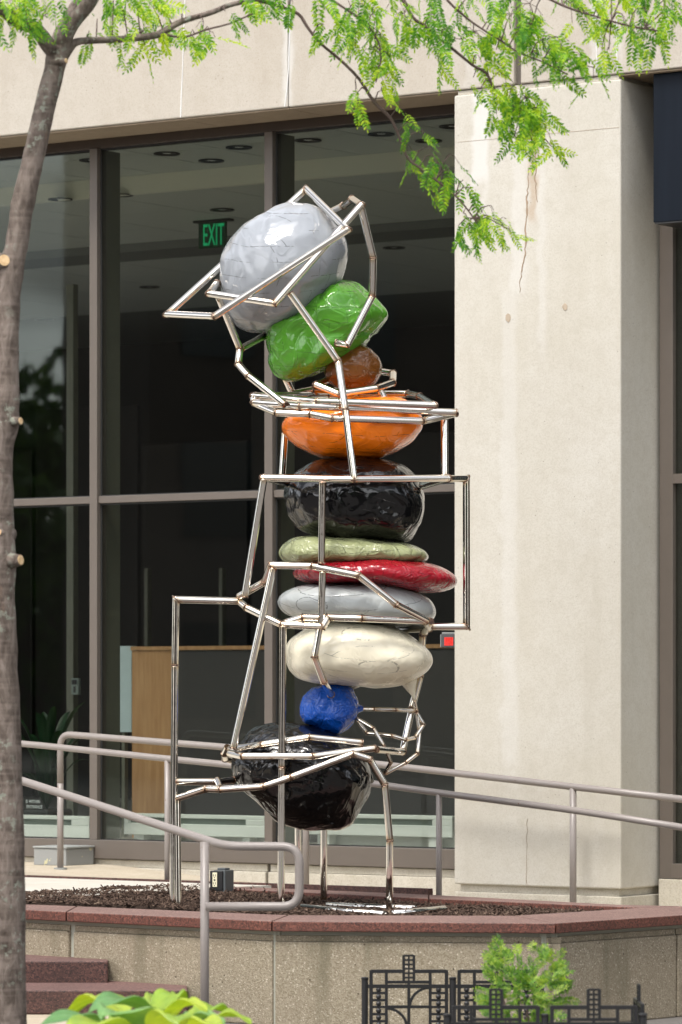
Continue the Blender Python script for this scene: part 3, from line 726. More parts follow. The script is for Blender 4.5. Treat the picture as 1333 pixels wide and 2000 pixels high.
for x in (598, 1120):
    q_ = wp(x, 1692, wRA); MB().tube([Vector((q_.x, q_.y, ramp_z(U(x, wRA)) + .004)), Vector((q_.x, q_.y, ramp_z(U(x, wRA)) - .02))], .045, 14).build('base_flange', M['metalbox'], rA)
rB = thing('ramp_handrail', wp(327, 1725, wRB), 'taupe painted pipe handrail along the granite kerb between walk and ramp', 'handrail')
MB().tube(fillet([wp(-60, 1447, wRB), wp(45, 1452.5, wRB), wp(325, 1482, wRB), wp(448, 1494, wRB), wp(745, 1533, wRB), wp(858, 1549, wRB), wp(1130, 1584, wRB), wp(1400, 1627, wRB)], .2, 4), rr*.92, 14).build('top_rail', M['rail'], rB, smooth=True)
for x, y in ((327, 1484), (858, 1551)):
    p = wp(x, y, wRB); MB().tube([p, Vector((p.x, p.y, ramp_z(U(x, wRB))))], rr*.82, 14).build('post', M['rail'], rB, smooth=True)
rC = thing('stair_handrail', P(400, 2090, 19.8), 'taupe painted pipe handrail with looped end beside the granite steps in front', 'handrail')
MB().tube(fillet([P(-160, 1468, 21.6), P(45, 1526, 21.2), P(440, 1653, 19.9), P(585, 1654, 19.8), P(585, 1771, 19.8), P(402, 1771, 19.8)], .085, 8), .0215, 16).build('top_rail', M['rail'], rC, smooth=True)
p = P(400, 1645, 19.86); MB().tube([p, Vector((p.x, p.y, 0))], .0215, 16).build('post', M['rail'], rC, smooth=True)
p = P(-120, 1485, 21.5); MB().tube([p, Vector((p.x, p.y, .2))], .0215, 16).build('post', M['rail'], rC, smooth=True)

# ------------------------------------------------------------------ planter
zc, zl = .55, .497
pl = thing('raised_planter', G(531, 1800, zc) * 1.0, 'raised planter with red granite coping and exposed aggregate concrete walls', 'planter')
pl.location.z = 0; REG[pl.name] = Matrix.Translation(pl.location)
outer = [(-260, 1761), (129, 1781.5), (531, 1800), (1087, 1804), (1333, 1788), (1600, 1772)]
inner = [(-260, 1755), (150, 1770.5), (562, 1788), (1004, 1789), (1250, 1773.5)]
def coping(name, pxs, par=pl):
    q = [G(x, y, zc) for x, y in pxs]; c = sum(q, Vector())/len(q)
    q = [p + (c - p).normalized()*.004 for p in q]
    o = MB().prism([(p.x, p.y) for p in q], zl, zc).build(name, M['granite'], par, bevel=.005)
    o.data.materials.append(M['granite_top'])
    for f in o.data.polygons:
        if f.normal.z > .9: f.material_index = 1
    return o
coping('coping_stone', [outer[0], outer[1], inner[1], inner[0]])
coping('coping_stone', [outer[1], outer[2], inner[2], inner[1]])
coping('coping_stone', [outer[2], outer[3], inner[3], inner[2]])
coping('coping_stone', [outer[3], outer[4], outer[5], (1600, 1765), (1333, 1770.5), (1250, 1773.5), inner[3]])
coping('coping_stone', [(838, 1755.5), (1250, 1773.2), (1330, 1770.2), (1218, 1768), (838, 1748)])
coping('coping_stone', [(440, 1737), (592, 1743.2), (838, 1755.5), (838, 1748), (592, 1737.5), (440, 1731)])
# inner faces of back coping reach down into the bed
# walls: core + panels
def off(a, b, d):       # inward offset of a wall line
    n = Vector((b.y - a.y, -(b.x - a.x), 0)).normalized()
    if n.y < 0: n = -n
    return n * d
og = [G(x, y, zc) for x, y in outer]
def seg_panel(i, a, b, t0, t1, jl, jr):
    o1, o2 = off(a, b, .045), off(a, b, .09); d = (b - a).normalized()
    A = a + d*t0 + d*jl; Bq = a + d*t1 - d*jr
    MB().prism([(A+o1).xy, (Bq+o1).xy, (Bq+o2).xy, (A+o2).xy], 0, zl - .055).build('wall_panel', M['aggregate'], pl, bevel=.008)
    o3 = off(a, b, .058)
    MB().prism([(A+o3).xy, (Bq+o3).xy, (Bq+o2).xy, (A+o2).xy], zl - .054, zl - .022).build('wall_band', M['aggregate'], pl, bevel=.003)
for i in range(5):
    a, b = og[i], og[i+1]; o2, o4 = off(a, b, .091), off(a, b, .5); L = (b-a).length
    oc = off(a, b, .068)
    MB().prism([(a+oc).xy, (b+oc).xy, (b+o4).xy, (a+o4).xy], 0, zl - .001).build('wall_core', M['grout'], pl)
    if i == 0: seg_panel(i, a, b, 0, L, 0, .03)
    elif i == 1: seg_panel(i, a, b, 0, L, .012, .035)
    elif i == 2: seg_panel(i, a, b, 0, L, .012, -.02)
    elif i == 3: seg_panel(i, a, b, 0, L, .0, -.01)
    else: seg_panel(i, a, b, 0, L, .02, 0)
# mulch bed
bed = [G(x, y, .53) for x, y in [(-30, 1762), (150, 1772), (562, 1789), (1004, 1790), (1252, 1774.5), (838, 1757), (592, 1744), (440, 1735), (390, 1734), (330, 1736), (281, 1738), (225, 1740), (187, 1744), (150, 1746), (94, 1747), (20, 1752)]]
def inside(x, y, poly):
    c = False; n = len(poly); j = n-1
    for i in range(n):
        if ((poly[i].y > y) != (poly[j].y > y)) and (x < (poly[j].x-poly[i].x)*(y-poly[i].y)/(poly[j].y-poly[i].y)+poly[i].x): c = not c
        j = i
    return c
def edge_dist(x, y, poly):
    best = 9; n = len(poly); p = Vector((x, y))
    for i in range(n):
        a = poly[i].xy; b = poly[(i+1)%n].xy; d = b-a; t = max(0, min(1, (p-a).dot(d)/d.length_squared)); best = min(best, (a+d*t-p).length)
    return best
def mz(x, y):
    left = max(0, min(1, (-.1 - x) / 1.0))
    return .512 + .03*left + .012*noise.noise(Vector((x*3, y*3, 0))) + .006*noise.noise(Vector((x*14, y*14, 1)))
x0, x1 = min(p.x for p in bed), max(p.x for p in bed); y0, y1 = min(p.y for p in bed), max(p.y for p in bed)
mb = MB(); st = .03; idx = {}
nx, ny = int((x1-x0)/st)+2, int((y1-y0)/st)+2
for i in range(nx):
    for j in range(ny):
        x, y = x0+i*st, y0+j*st
        if inside(x, y, bed) or edge_dist(x, y, bed) < .05: idx[i, j] = len(mb.v); mb.v.append(Vector((x, y, mz(x, y) - (0 if inside(x, y, bed) else .03)))); mb.a.append(0)
for (i, j), k in idx.items():
    if (i+1, j) in idx and (i, j+1) in idx and (i+1, j+1) in idx: mb.f.append((k, idx[i+1, j], idx[i+1, j+1], idx[i, j+1]))
mb.build('mulch_soil', M['mulch'], kind='structure', smooth=True)
random.seed(11); mb = MB(); cnt = 0
while cnt < 15000:
    x, y = random.uniform(x0, x1), random.uniform(y0, y1)
    if not inside(x, y, bed): continue
    L = random.uniform(.018, .055) * (1.6 if random.random() < .1 else 1); wd = random.uniform(.005, .013); th = random.uniform(.002, .005)
    e = Euler((random.gauss(0, .45), random.gauss(0, .4), random.uniform(0, math.pi))).to_matrix()
    c = Vector((x, y, mz(x, y) + random.uniform(.0, .016)))
    vs = [c + e @ Vector((sx*L/2*random.uniform(.7, 1), sy*wd/2*random.uniform(.4, 1), sz*th/2)) for sz in (-1, 1) for sx, sy in ((-1,-1),(1,-1),(1,1),(-1,1))]
    mb.add(vs, [(0,3,2,1),(4,5,6,7),(0,1,5,4),(1,2,6,5),(2,3,7,6),(3,0,4,7)]); cnt += 1
tag(mb.build('bark_mulch', M['chip']), 'dark brown shredded bark mulch filling the planter around the steel legs', 'mulch', kind='stuff')

# granite steps
for k, (z0, z1, Yf, xr, lab) in enumerate(((.06, .185, 21.4, 367, 'lower dark red granite step beside the planter wall'), (.18, .30, 21.97, 211, 'upper dark red granite step, shorter, beside the planter wall'))):
    s = thing('granite_step', (-2.6, Yf, 0), lab, 'step', group='dark red granite steps')
    xR = (xr - CX)/F*Yf
    mb = MB(); mb.prism([(-5, Yf), (xR, Yf), (xR - .035, Yf + .75), (-5, Yf + .75)], z0, z1)
    o = mb.build('tread_slab', M['granite_dark'], s, bevel=.007)
    o.data.materials.append(M['granite_step'])
    for f in o.data.polygons:
        if f.normal.z > .9: f.material_index = 1
    MB().prism([(-5, Yf + .03), (xR - .03, Yf + .03), (xR - .05, Yf + .75), (-5, Yf + .75)], 0, z0 - .001).build('riser_bed', M['grout'], s)
MB().prism([(-6, 19.2), (-1.0, 20.2), (-.9, 21.6), (-6, 21.9)], -.1, .058).build('stair_landing', M['ramp'], kind='structure')
MB().prism([(-6, 22.4), (-2.35, 22.5), (-2.35, 23.6), (-6, 23.6)], .3, .42).build('upper_landing', M['deck'], kind='structure')

# outlet box in mulch
ob = thing('outlet_box', P(435, 1737, 24.7), 'grey weatherproof outlet box with ivory socket standing in mulch', 'electrical outlet', R(-30))
Mx = Matrix.Translation(P(435, 1737, 24.7)); z0 = 0
def ol(name, x0, x1, y0, y1, z0, z1, m, bv=.004): return MB().box(x0, x1, y0, y1, z0, z1).build(name, m, ob, local=True, bevel=bv)
ol('housing', -.035, .05, -.05, .05, -.03, .115, M['outlet'])
ol('housing_cap', -.02, .035, -.03, .03, .116, .128, M['outlet'])
ol('face_plate', -.052, .036, -.062, -.051, -.005, .112, M['black'], .003)
ol('socket', -.03, .002, -.068, -.063, .015, .102, M['ivory'], .002)
for z in (.03, .078):
    mb = MB(); mb.box(-.023, -.02, -.0695, -.0675, z, z + .014); mb.box(-.01, -.007, -.0695, -.0675, z, z + .014); mb.box(-.018, -.013, -.0695, -.0675, z - .008, z - .003); mb.build('socket_slots', M['black'], ob, local=True)
ol('test_button', -.02, -.008, -.0705, -.0685, .052, .062, M['red'] if False else M['can'], .001)

# ------------------------------------------------------------------ the sculpture
YS = 23.45
S = thing('stacked_boulder_sculpture', (P(600, 1770, YS).x, YS, .52), 'tall sculpture of stacked glossy coloured boulders caged in bent polished steel tubes', 'sculpture')
def conv(pts, ox, oy, s): return [(ox + x/s, oy + y/s) for x, y in pts]
bumps = {}
def boulder(name_label, poly, dep, m, yoff=0, box=.85, amp=.02, facet=.0, fs=4.0, sub=6, seed=0, extra=None):
    cx = sum(p[0] for p in poly)/len(poly); cy = sum(p[1] for p in poly)/len(poly)
    # area centroid
    A = 0; sx = sy = 0
    for i in range(len(poly)):
        x0_, y0_ = poly[i]; x1_, y1_ = poly[(i+1) % len(poly)]; cr_ = x0_*y1_ - x1_*y0_; A += cr_; sx += (x0_+x1_)*cr_; sy += (y0_+y1_)*cr_
    cx, cy = sx/(3*A), sy/(3*A)
    NA = 180; prof = []
    for k in range(NA):
        t = 2*math.pi*k/NA; dx, dy = math.cos(t), -math.sin(t); best = 0
        for i in range(len(poly)):
            ax, ay = poly[i][0]-cx, poly[i][1]-cy; bx_, by_ = poly[(i+1)%len(poly)][0]-cx, poly[(i+1)%len(poly)][1]-cy
            ex, ey = bx_-ax, by_-ay; det = dx*(-ey) + ex*dy
            if abs(det) < 1e-9: continue
            tt = (ax*(-ey) + ex*ay)/det; uu = (dx*ay - dy*ax)/det
            if -1e-6 <= uu <= 1+1e-6 and tt > best: best = tt
        prof.append(best)
    for _ in range(3): prof = [(prof[k-1] + 2*prof[k] + prof[(k+1) % NA])/4 for k in range(NA)]
    Yb = YS + yoff; c = P(cx, cy, Yb); s = Yb/F
    bm = bmesh.new(); bmesh.ops.create_icosphere(bm, subdivisions=sub, radius=1)
    sv = Vector((seed*7.3, seed*3.1, seed*5.7)); rnd = {}
    for v in bm.verts:
        x, y, z = v.co; rho = math.sqrt(x*x+z*z); th = math.atan2(z, x) % (2*math.pi)
        f = th/(2*math.pi)*NA; i = int(f) % NA; fr = f - int(f); pr = (prof[i]*(1-fr) + prof[(i+1) % NA]*fr)*s
        rr_ = rho**box
        q = Vector((math.cos(th)*pr*rr_, math.copysign(abs(y)**.92, y)*dep, math.sin(th)*pr*rr_))
        nrm = Vector((x, y, z))
        d = amp*noise.noise(q*3.2 + sv) + amp*.5*noise.noise(q*8 + sv)
        if facet:
            dist, pts = noise.voronoi(q*fs + sv)
            cp = pts[0]; key = (round(cp.x, 2), round(cp.y, 2), round(cp.z, 2))
            if key not in rnd:
                h = random.Random(hash(key)); rnd[key] = (Vector((h.gauss(0,1), h.gauss(0,1), h.gauss(0,1))), h.uniform(-1, 1))
            rv, hh = rnd[key]; e = min(1, (dist[1]-dist[0])*3.5)
            d += facet*e*((q*fs + sv - cp).dot(rv)*.8 + hh*.5)
        v.co = q + nrm*d
    me = bpy.data.meshes.new('boulder'); bm.to_mesh(me); bm.free()
    if extra: 
        pass
    me.transform(Matrix.Translation(c - Vector(S.location))); me.materials.append(m); me.shade_smooth()
    o = bpy.data.objects.new('boulder', me); C.objects.link(o); o.parent = S; REG[o.name] = mat_of(S); o['label'] = name_label
    return o
E = enamel
z1 = lambda l: conv(l, 300, 340, 2.666); z2 = lambda l: conv(l, 460, 640, 2.666); z3 = lambda l: conv(l, 430, 1000, 2.563); z4 = lambda l: conv(l, 310, 1300, 2.424)
boulder('large light grey glossy boulder at the top', z1([(345,470),(350,430),(400,330),(480,250),(600,185),(700,160),(800,158),(870,175),(930,230),(990,300),(1015,360),(1020,430),(1000,500),(970,570),(900,650),(820,730),(740,785),(660,815),(580,827),(500,820),(430,790),(375,720),(350,620),(340,550)]), .40, E('grey_enamel', (.29, .31, .335), .3, 2.4, .03, .7), 0, .9, .010, .011, 5, 6, 1)
boulder('crumpled bright green boulder', z1([(590,830),(595,900),(610,980),(650,1040),(690,1070),(750,1072),(830,1050),(890,1030),(960,1000),(1000,970),(1050,920),(1120,860),(1160,830),(1225,755),(1215,720),(1160,660),(1120,620),(1060,570),(980,555),(920,570),(850,640),(760,700),(660,760),(600,800)]), .33, E('green_enamel', (.085, .29, .025), .45, 3.6, .05, .5), .05, .5, .022, .045, 4.0, 6, 2)
boulder('small brown boulder', z1([(888,1040),(895,990),(940,945),(1020,900),(1080,890),(1130,905),(1170,950),(1188,1000),(1185,1040),(1160,1090),(1100,1118),(1030,1130),(950,1110),(900,1075)]), .155, E('brown_enamel', (.17, .062, .012), .4, 6, .06, .4), 0, .85, .012, .006, 9, 6, 3)
boulder('bright orange flattened boulder', z2([(235,510),(260,470),(340,420),(450,385),(600,362),(760,355),(860,365),(930,400),(975,470),(970,530),(920,590),(850,640),(760,680),(600,690),(450,680),(380,650),(300,610),(250,560)]), .37, E('orange_enamel', (1.0, .225, .008), .22, 4, .06, .7, .05), 0, .75, .012, .008, 6, 6, 4)
boulder('large black crinkled boulder', z2([(248,890),(260,820),(320,740),(400,700),(520,685),(650,680),(780,690),(880,720),(950,790),(985,870),(990,950),(965,1030),(920,1095),(890,1118),(700,1110),(500,1105),(400,1085),(320,1050),(270,980)]), .39, E('black_enamel', (.003, .003, .0035), .42, 3.2, .03, .3), 0, .65, .018, .014, 5, 6, 5)
boulder('flat olive green slab boulder', z2([(222,1170),(250,1130),(300,1090),(400,1085),(480,1092),(700,1105),(820,1120),(930,1128),(1010,1175),(1015,1215),(950,1235),(700,1245),(450,1240),(260,1228),(225,1200)]), .37, E('olive_enamel', (.31, .335, .17), .45, 8, .08, .7), .02, .6, .012, .010, 8, 6, 6)
boulder('flat glossy crimson boulder', z3([(352,300),(375,272),(450,245),(560,235),(700,228),(850,230),(950,242),(1080,265),(1150,300),(1198,345),(1170,385),(1080,405),(980,405),(850,380),(700,370),(500,365),(400,350),(360,325)]), .41, E('crimson_enamel', (.27, .005, .014), .45, 6, .05, .5), 0, .75, .012, .008, 7, 6, 7)
boulder('pale silver-grey flattened boulder', z3([(278,440),(320,400),(400,370),(550,355),(700,350),(850,358),(980,395),(1060,440),(1085,490),(1080,530),(1020,560),(930,575),(780,565),(600,558),(450,548),(350,525),(300,490)]), .38, E('silver_enamel', (.40, .425, .42), .22, 5, .08, .6), 0, .75, .012, .007, 6, 6, 8)
boulder('cream boulder with horned points below', z3([(330,690),(350,640),(420,590),(500,560),(600,542),(720,545),(830,560),(930,600),(1010,660),(1060,710),(1073,750),(1050,795),(980,840),(900,870),(780,880),(620,868),(480,858),(400,835),(345,795)]), .39, E('cream_enamel', (.80, .745, .58), .2, 4, .2, .5, .05), 0, .8, .012, .006, 5, 6, 9)
boulder('small royal blue boulder with pinched point', z3([(395,980),(410,920),(460,875),(530,858),(610,865),(660,890),(690,940),(694,985),(685,1020),(670,1050),(640,1090),(600,1115),(540,1108),(470,1085),(410,1060),(393,1020)]), .17, E('blue_enamel', (.003, .075, .42), .5, 8, .06, .4), .0, .85, .012, .006, 10, 6, 10)
boulder('large black crinkled boulder at the bottom tapering downward', z4([(340,480),(345,440),(380,370),(420,320),(500,285),(600,275),(720,285),(800,310),(870,345),(930,380),(985,430),(1005,500),(1005,570),(980,640),(940,710),(900,750),(850,780),(750,782),(650,770),(600,755),(550,730),(480,660),(400,600),(350,530)]), .40, bpy.data.materials['black_enamel'], 0, .75, .014, .010, 5, 6, 11)
def horn(label, pts, m):
    mb = MB(); mb.tube([P(x, y, YS + d) for x, y, r, d in pts], [r for x, y, r, d in pts], 12)
    o = mb.build('point', m, S, smooth=True); return o
horn('', [(796, 1318, .055, 0), (800, 1334, .045, 0), (804, 1347, .026, 0), (808, 1358, .012, 0), (810, 1368, .008, 0)], bpy.data.materials['cream_enamel'])
horn('', [(700, 1332, .03, .1), (696, 1338, .022, .1), (690, 1344, .010, .1), (686, 1348, .003, .1)], bpy.data.materials['cream_enamel'])
horn('', [(688, 1384, .08, 0), (696, 1384, .05, 0), (702, 1384.5, .025, 0), (712, 1385, .010, 0)], bpy.data.materials['blue_enamel'])
horn('', [(716, 1520, .05, .05), (723, 1524, .03, .05), (730, 1528, .006, .05)], bpy.data.materials['black_enamel'])

def tubes(pts, r=.0205, closed=False):
    n = 16; q = [P(x, y, YS + d) for x, y, d in pts]; m = len(q)
    segs = [(i, (i+1) % m) for i in range(m if closed else m-1)]
    dirs = [(q[b]-q[a]).normalized() for a, b in segs]
    for si, (a, b) in enumerate(segs):
        d = dirs[si]; L = (q[b]-q[a]).length
        prev = dirs[si-1] if (si > 0 or closed) else None
        nxt = dirs[(si+1) % len(dirs)] if (si < len(segs)-1 or closed) else None
        s = d.cross(Vector((0,0,1)))
        if s.length < .1: s = d.cross(Vector((1,0,0)))
        s.normalize(); t_ = d.cross(s)
        def ringpts(c, mt, along):
            out = []
            for k in range(n):
                an = 2*math.pi*k/n; o = (s*math.cos(an) + t_*math.sin(an))*r
                sh = 0
                if mt is not None:
                    dm = max(.3, d.dot(mt)); sh = max(-2.2*r, min(2.2*r, -o.dot(mt)/dm))
                out.append(c + o + d*(sh + along))
            return out
        m0 = (prev + d).normalized() if prev is not None and (prev + d).length > .2 else None
        m1 = (nxt + d).normalized() if nxt is not None and (nxt + d).length > .2 else None
        e = min(.035, L*.3); vs = []; at = []
        for c, mt, al, tn in ((q[a], m0, 0, .9), (q[a], m0, e*.25, .45), (q[a], m0, e, 0), (q[b], m1, -e, 0), (q[b], m1, -e*.25, .45), (q[b], m1, 0, .9)):
            vs += ringpts(c, mt, al); at += [tn]*n
        fs = [(i*n+k, i*n+(k+1)%n, (i+1)*n+(k+1)%n, (i+1)*n+k) for i in range(5) for k in range(n)]
        fs += [tuple(range(n))[::-1], tuple(range(5*n, 6*n))]
        mb = MB(); mb.add(vs, fs, at); o = mb.build('steel_tube', M['steel'], S, attr='tint')
        for p in o.data.polygons: p.use_smooth = len(p.vertices) == 4
        # weld bead at the end joint
        for cc, mt in ((q[b], m1),) if si < len(segs)-1 or closed else ((q[b], None), (q[a], None)) if False else ((q[b], None),):
            ring = ringpts(cc, mt, 0); cen = sum(ring, Vector())/n; wr = r*.2; wv = []; K = 6
            nn_ = mt if mt is not None else d
            for k in range(n):
                rad = (ring[k]-cen).normalized(); j = random.uniform(.75, 1.3)
                for z in range(K):
                    an = 2*math.pi*z/K; wv.append(ring[k] + (rad*math.cos(an)*.8 + nn_*math.sin(an))*wr*j)
            wf = [(k*K+z, k*K+(z+1)%K, ((k+1)%n)*K+(z+1)%K, ((k+1)%n)*K+z) for k in range(n) for z in range(K)]
            MB().add(wv, wf).build('weld_bead', M['weld'], o, smooth=True)
        # closing knuckle where the bend is sharp
        if (nxt is not None and m1 is not None and d.dot(nxt) < .2) or (nxt is not None and m1 is None):
            MB().ball(q[b], r*1.04, 14, 8).build('corner_knuckle', M['steel'], o, smooth=True)
# top cage
tubes([(328,613,-.05),(419,617.5,-.42),(679,448,-.47),(598,369,.02)], closed=True)
tubes([(409,573,-.30),(537,592,-.50),(706,400,-.40),(688,388,-.2),(672,401,.0),(600,437,.42),(470,560,.40),(424,553,-.1)], closed=True)
tubes([(705,402,-.39),(729,503,-.32),(727.5,578,-.30),(679,672,-.36),(658,669.5,-.32)])
tubes([(424,572,-.28),(469,681,-.15),(465.5,711,-.2),(486,734,-.27),(557,790,-.42)])
tubes([(471,681,-.13),(521,654,.18)])
tubes([(566,571,-.44),(661,705,-.40),(675,800,-.48),(692,938,-.50)])
# brown cradle
tubes([(619,751,-.22),(662.5,769,-.27),(736,758,-.22),(767.5,747,-.05),(768,729,.1),(745,725.5,.22),(650,738,.2)], closed=True)
tubes([(743,762,-.15),(752.5,781,-.15)])
tubes([(557.5,738,.2),(572,769,.22)])
tubes([(572,769,.2),(610,761.5,.28),(700,766,.34)])
# orange belts
tubes([(497.5,773,-.2),(619,783.5,-.42),(848,791,-.36),(820,774,.1),(797.5,769,.3),(640,771,.40)], closed=True)
tubes([(495.6,786,-.24),(585.6,793,-.45),(892,805.5,-.22)])
tubes([(496,787,-.2),(541,806,-.40),(606,808.5,-.46),(649,817,-.47),(826,822,-.30),(891,807,-.16)])
tubes([(497,774,-.2),(495.5,786,-.22)])
tubes([(868.5,812,-.12),(869,930,-.16)])
tubes([(557,845,.2),(551,934,.2)])
# middle cage
tubes([(516,933,-.36),(692,936,-.50),(875,934,-.20),(800,957,.42),(620,957,.42)], closed=True)
tubes([(876,935,-.2),(911.5,935,-.1),(912,1224,-.1),(842,1224,-.16)])
tubes([(516,935,-.36),(478,1166,-.3)])
tubes([(630.5,940,-.50),(628.5,1100,-.48)])
tubes([(631,1116,-.47),(627,1222,-.46)])
tubes([(625,1226,-.46),(615,1283,-.46),(633,1332,-.40),(647,1357,-.18)])
tubes([(466,1166,-.22),(517,1137,-.34),(530,1104,-.40),(609,1105.5,-.48),(701,1124,-.47),(774,1181,-.45),(836,1213,-.30)])
tubes([(534,1109,-.40),(456,1462,-.34)])
tubes([(469,1176,-.22),(482,1187,-.3),(550,1220,-.42),(631,1224,-.47),(642,1206,-.46),(707,1208,-.47),(830,1213,-.30),(838,1228,-.16),(773,1231,.25),(600,1222,.42)])
tubes([(556,1217,-.40),(592,1206,-.44),(626,1207,-.46)])
tubes([(842,1213,-.26),(829,1236,-.12)])
# left frame
tubes([(466,1174,-.22),(344,1171,-.26),(342,1300,-.26),(338,1776,-.28)])
tubes([(341,1527,-.27),(425,1527,-.2),(456,1524,-.1)])
tubes([(424,1523,-.22),(431,1541,-.30)])
tubes([(345,1560,-.27),(403,1541,-.36),(430,1542,-.40),(516,1536,-.50),(568,1519,-.50),(690,1473,-.50),(723,1484,-.48),(752,1533,-.45),(762,1642,-.44),(761,1786,-.42)])
tubes([(346,1560,-.27),(348,1776,-.30)])
# lower belts
tubes([(448,1464,-.2),(512,1455,-.40),(605,1440.5,-.48),(708,1451,-.40)])
tubes([(448,1471,-.26),(475,1477.5,-.42),(611,1477.5,-.52),(733,1461.5,-.38)])
tubes([(445,1459,-.12),(439,1472,-.08),(440,1482,.1),(470,1490,.3)])
tubes([(735,1464,-.3),(788,1469,.05)])
tubes([(787,1467,.08),(805,1383,.12),(821.5,1320,.12),(826,1240,.0)])
tubes([(553,1222,-.47),(551,1500,-.47),(549,1784,-.47)])
tubes([(582,1560,.22),(584,1762,.25)])
tubes([(633,1560,.50),(633,1760,.52)])
# thin tubes
tr = .0115
tubes([(709,1385,0),(732,1385.5,-.02),(773,1386.5,.0),(811,1388.5,.08)], tr)
tubes([(695,1402,-.02),(730,1423,-.06),(750,1456.5,-.08),(764,1490,-.05),(752,1511,0)], tr)
tubes([(698,1407,.02),(717,1432,.02),(738,1434,.0),(765.5,1437,-.03),(793,1445,.0),(811,1441,.04),(828,1415.5,.08),(814,1392,.08)], tr)
tubes([(809,1364,.05),(814,1390,.08),(820,1429,.08),(816,1472,.05),(793,1490,.03),(751,1512,0)], tr)
# steel base frame lying in the mulch
def lie(a, b):
    q = [G(a[0], a[1], .53), G(b[0], b[1], .53)]
    q = [Vector((p.x, p.y, mz(p.x, p.y) + .012)) for p in q]
    o = MB().tube(q, .0205, 14).build('base_tube', M['steel'], S, smooth=True, attr='tint')
lie((590, 1774), (750, 1784)); lie((640, 1766.5), (812, 1774)); lie((770, 1783), (868, 1775))

# ------------------------------------------------------------------ locust tree
Tt = thing('honey_locust_tree', (P(3, 2000, 18).x, 18, 0), 'honey locust tree with leaning lichen-spotted trunk and hanging feathery leaves', 'tree')
tp = [(3,2128,100,0),(3,2000,96,0),(3,1700,90,0),(0,1400,80,0),(-4,1200,68,0),(-5,1095,74,0),(-4,1060,66,0),(-5,900,60,0),(3,830,66,0),(8,750,57,0),(14,600,50,0),(20,530,56,0),(32,480,46,0),(44,400,46,0),(60,330,44,0),(78,250,43,0),(100,160,41,0),(111,112,44,0),(116,92,50,0)]
def smooth_path(pts, n=4):
    out = []
    for i in range(len(pts)-1):
        p0 = pts[max(0,i-1)]; p1 = pts[i]; p2 = pts[i+1]; p3 = pts[min(len(pts)-1, i+2)]
        for k in range(n):
            t = k/n
            out.append(tuple(.5*((2*b)+(c-a)*t+(2*a-5*b+4*c-d)*t*t+(3*b-a-3*c+d)*t**3) for a,b,c,d in zip(p0,p1,p2,p3)))
    out.append(pts[-1]); return out
def limb(name, pts, Yd, m, par, smooth=4, n=16, jit=.06):
    sp = smooth_path(pts, smooth)
    mb = MB(); mb.tube([P(x, y, Yd + d) for x, y, w, d in sp], [w*.5*Yd/F for x, y, w, d in sp], n)
    for i, v in enumerate(mb.v):
        q = noise.noise(v*9)*.006 + noise.noise(v*22)*.003; mb.v[i] = v + Vector((q, 0, 0))*jit/.06
    return mb.build(name, m, par, smooth=True)
trunk = limb('trunk', tp, 18, M['bark'], Tt, 5, 24)
limb('limb', [(113,108,36,0),(94,86,30,-.05),(71,56,27,-.1),(34,41,25,-.2),(0,15,23,-.3),(-60,-30,20,-.4)], 18, M['bark'], Tt)
limb('limb', [(110,92,22,.05),(112,72,20,.1),(131,36,19,.15),(150,0,17,.2),(165,-50,15,.3)], 18, M['bark'], Tt)
limb('limb', [(118,105,36,0),(124,75,32,-.03),(150,34,29,-.05),(176,0,27,-.1),(205,-60,24,-.2)], 18, M['bark'], Tt)
br1 = [(120,112,26,0),(133,95,20,0),(150,81,15,0),(188,78,14,.05),(250,75,14,.1),(300,69,14.5,.15),(319,62,14,.18),(356,41,12,.2),(412,24,11,.25),(450,9,10,.3),(500,0,9,.35),(545,11,8,.4),(582,26,7,.45),(599,49,6.5,.45),(624,82,6,.45),(665,116,6,.5),(702,154,6.5,.5),(732,199,7,.5),(762,229,7,.5),(777,259,6,.5),(796,307,5.5,.5),(819,326,5,.5),(852,351,4.5,.5),(890,382,4,.5),(916,412,3.5,.5),(935,440,3,.5)]
limb('branch', br1[:12], 18, M['bark'], Tt, 4, 12, .04)
limb('branch', br1[11:], 18, M['twig'], Tt, 3, 8, .02)
br2 = [(770,-40,9,.4),(789,0,8,.4),(807,34,7,.4),(830,49,6.5,.4),(860,75,6,.4),(897,105,6,.4),(924,127,5.5,.4),(950,142,5.5,.4),(965,172,5.5,.4),(987,191,5,.4),(1010,215,4,.4),(1030,250,3,.4)]
br3 = [(850,-40,6,.2),(875,0,5,.2),(912,34,4.5,.2),(942,56,4,.2),(980,79,4,.2),(1010,100,3.5,.2),(1060,120,3,.2),(1110,145,2.5,.2)]
br4 = [(320,66,5,.15),(360,72,4,.15),(400,58,4,.15),(450,45,3.5,.15),(490,28,3.5,.2),(520,20,3,.2)]
br5 = [(1020,-30,6,.1),(1100,10,5,.1),(1160,30,4,.1),(1230,50,4,.1),(1290,60,3,.1)]
br6 = [(620,-20,5,.3),(680,20,4.5,.3),(720,50,4,.3),(745,100,3.5,.3),(735,160,3,.3)]
for b_ in (br2, br3, br4, br5, br6): limb('branch', b_, 18, M['twig'], Tt, 3, 8, .02)
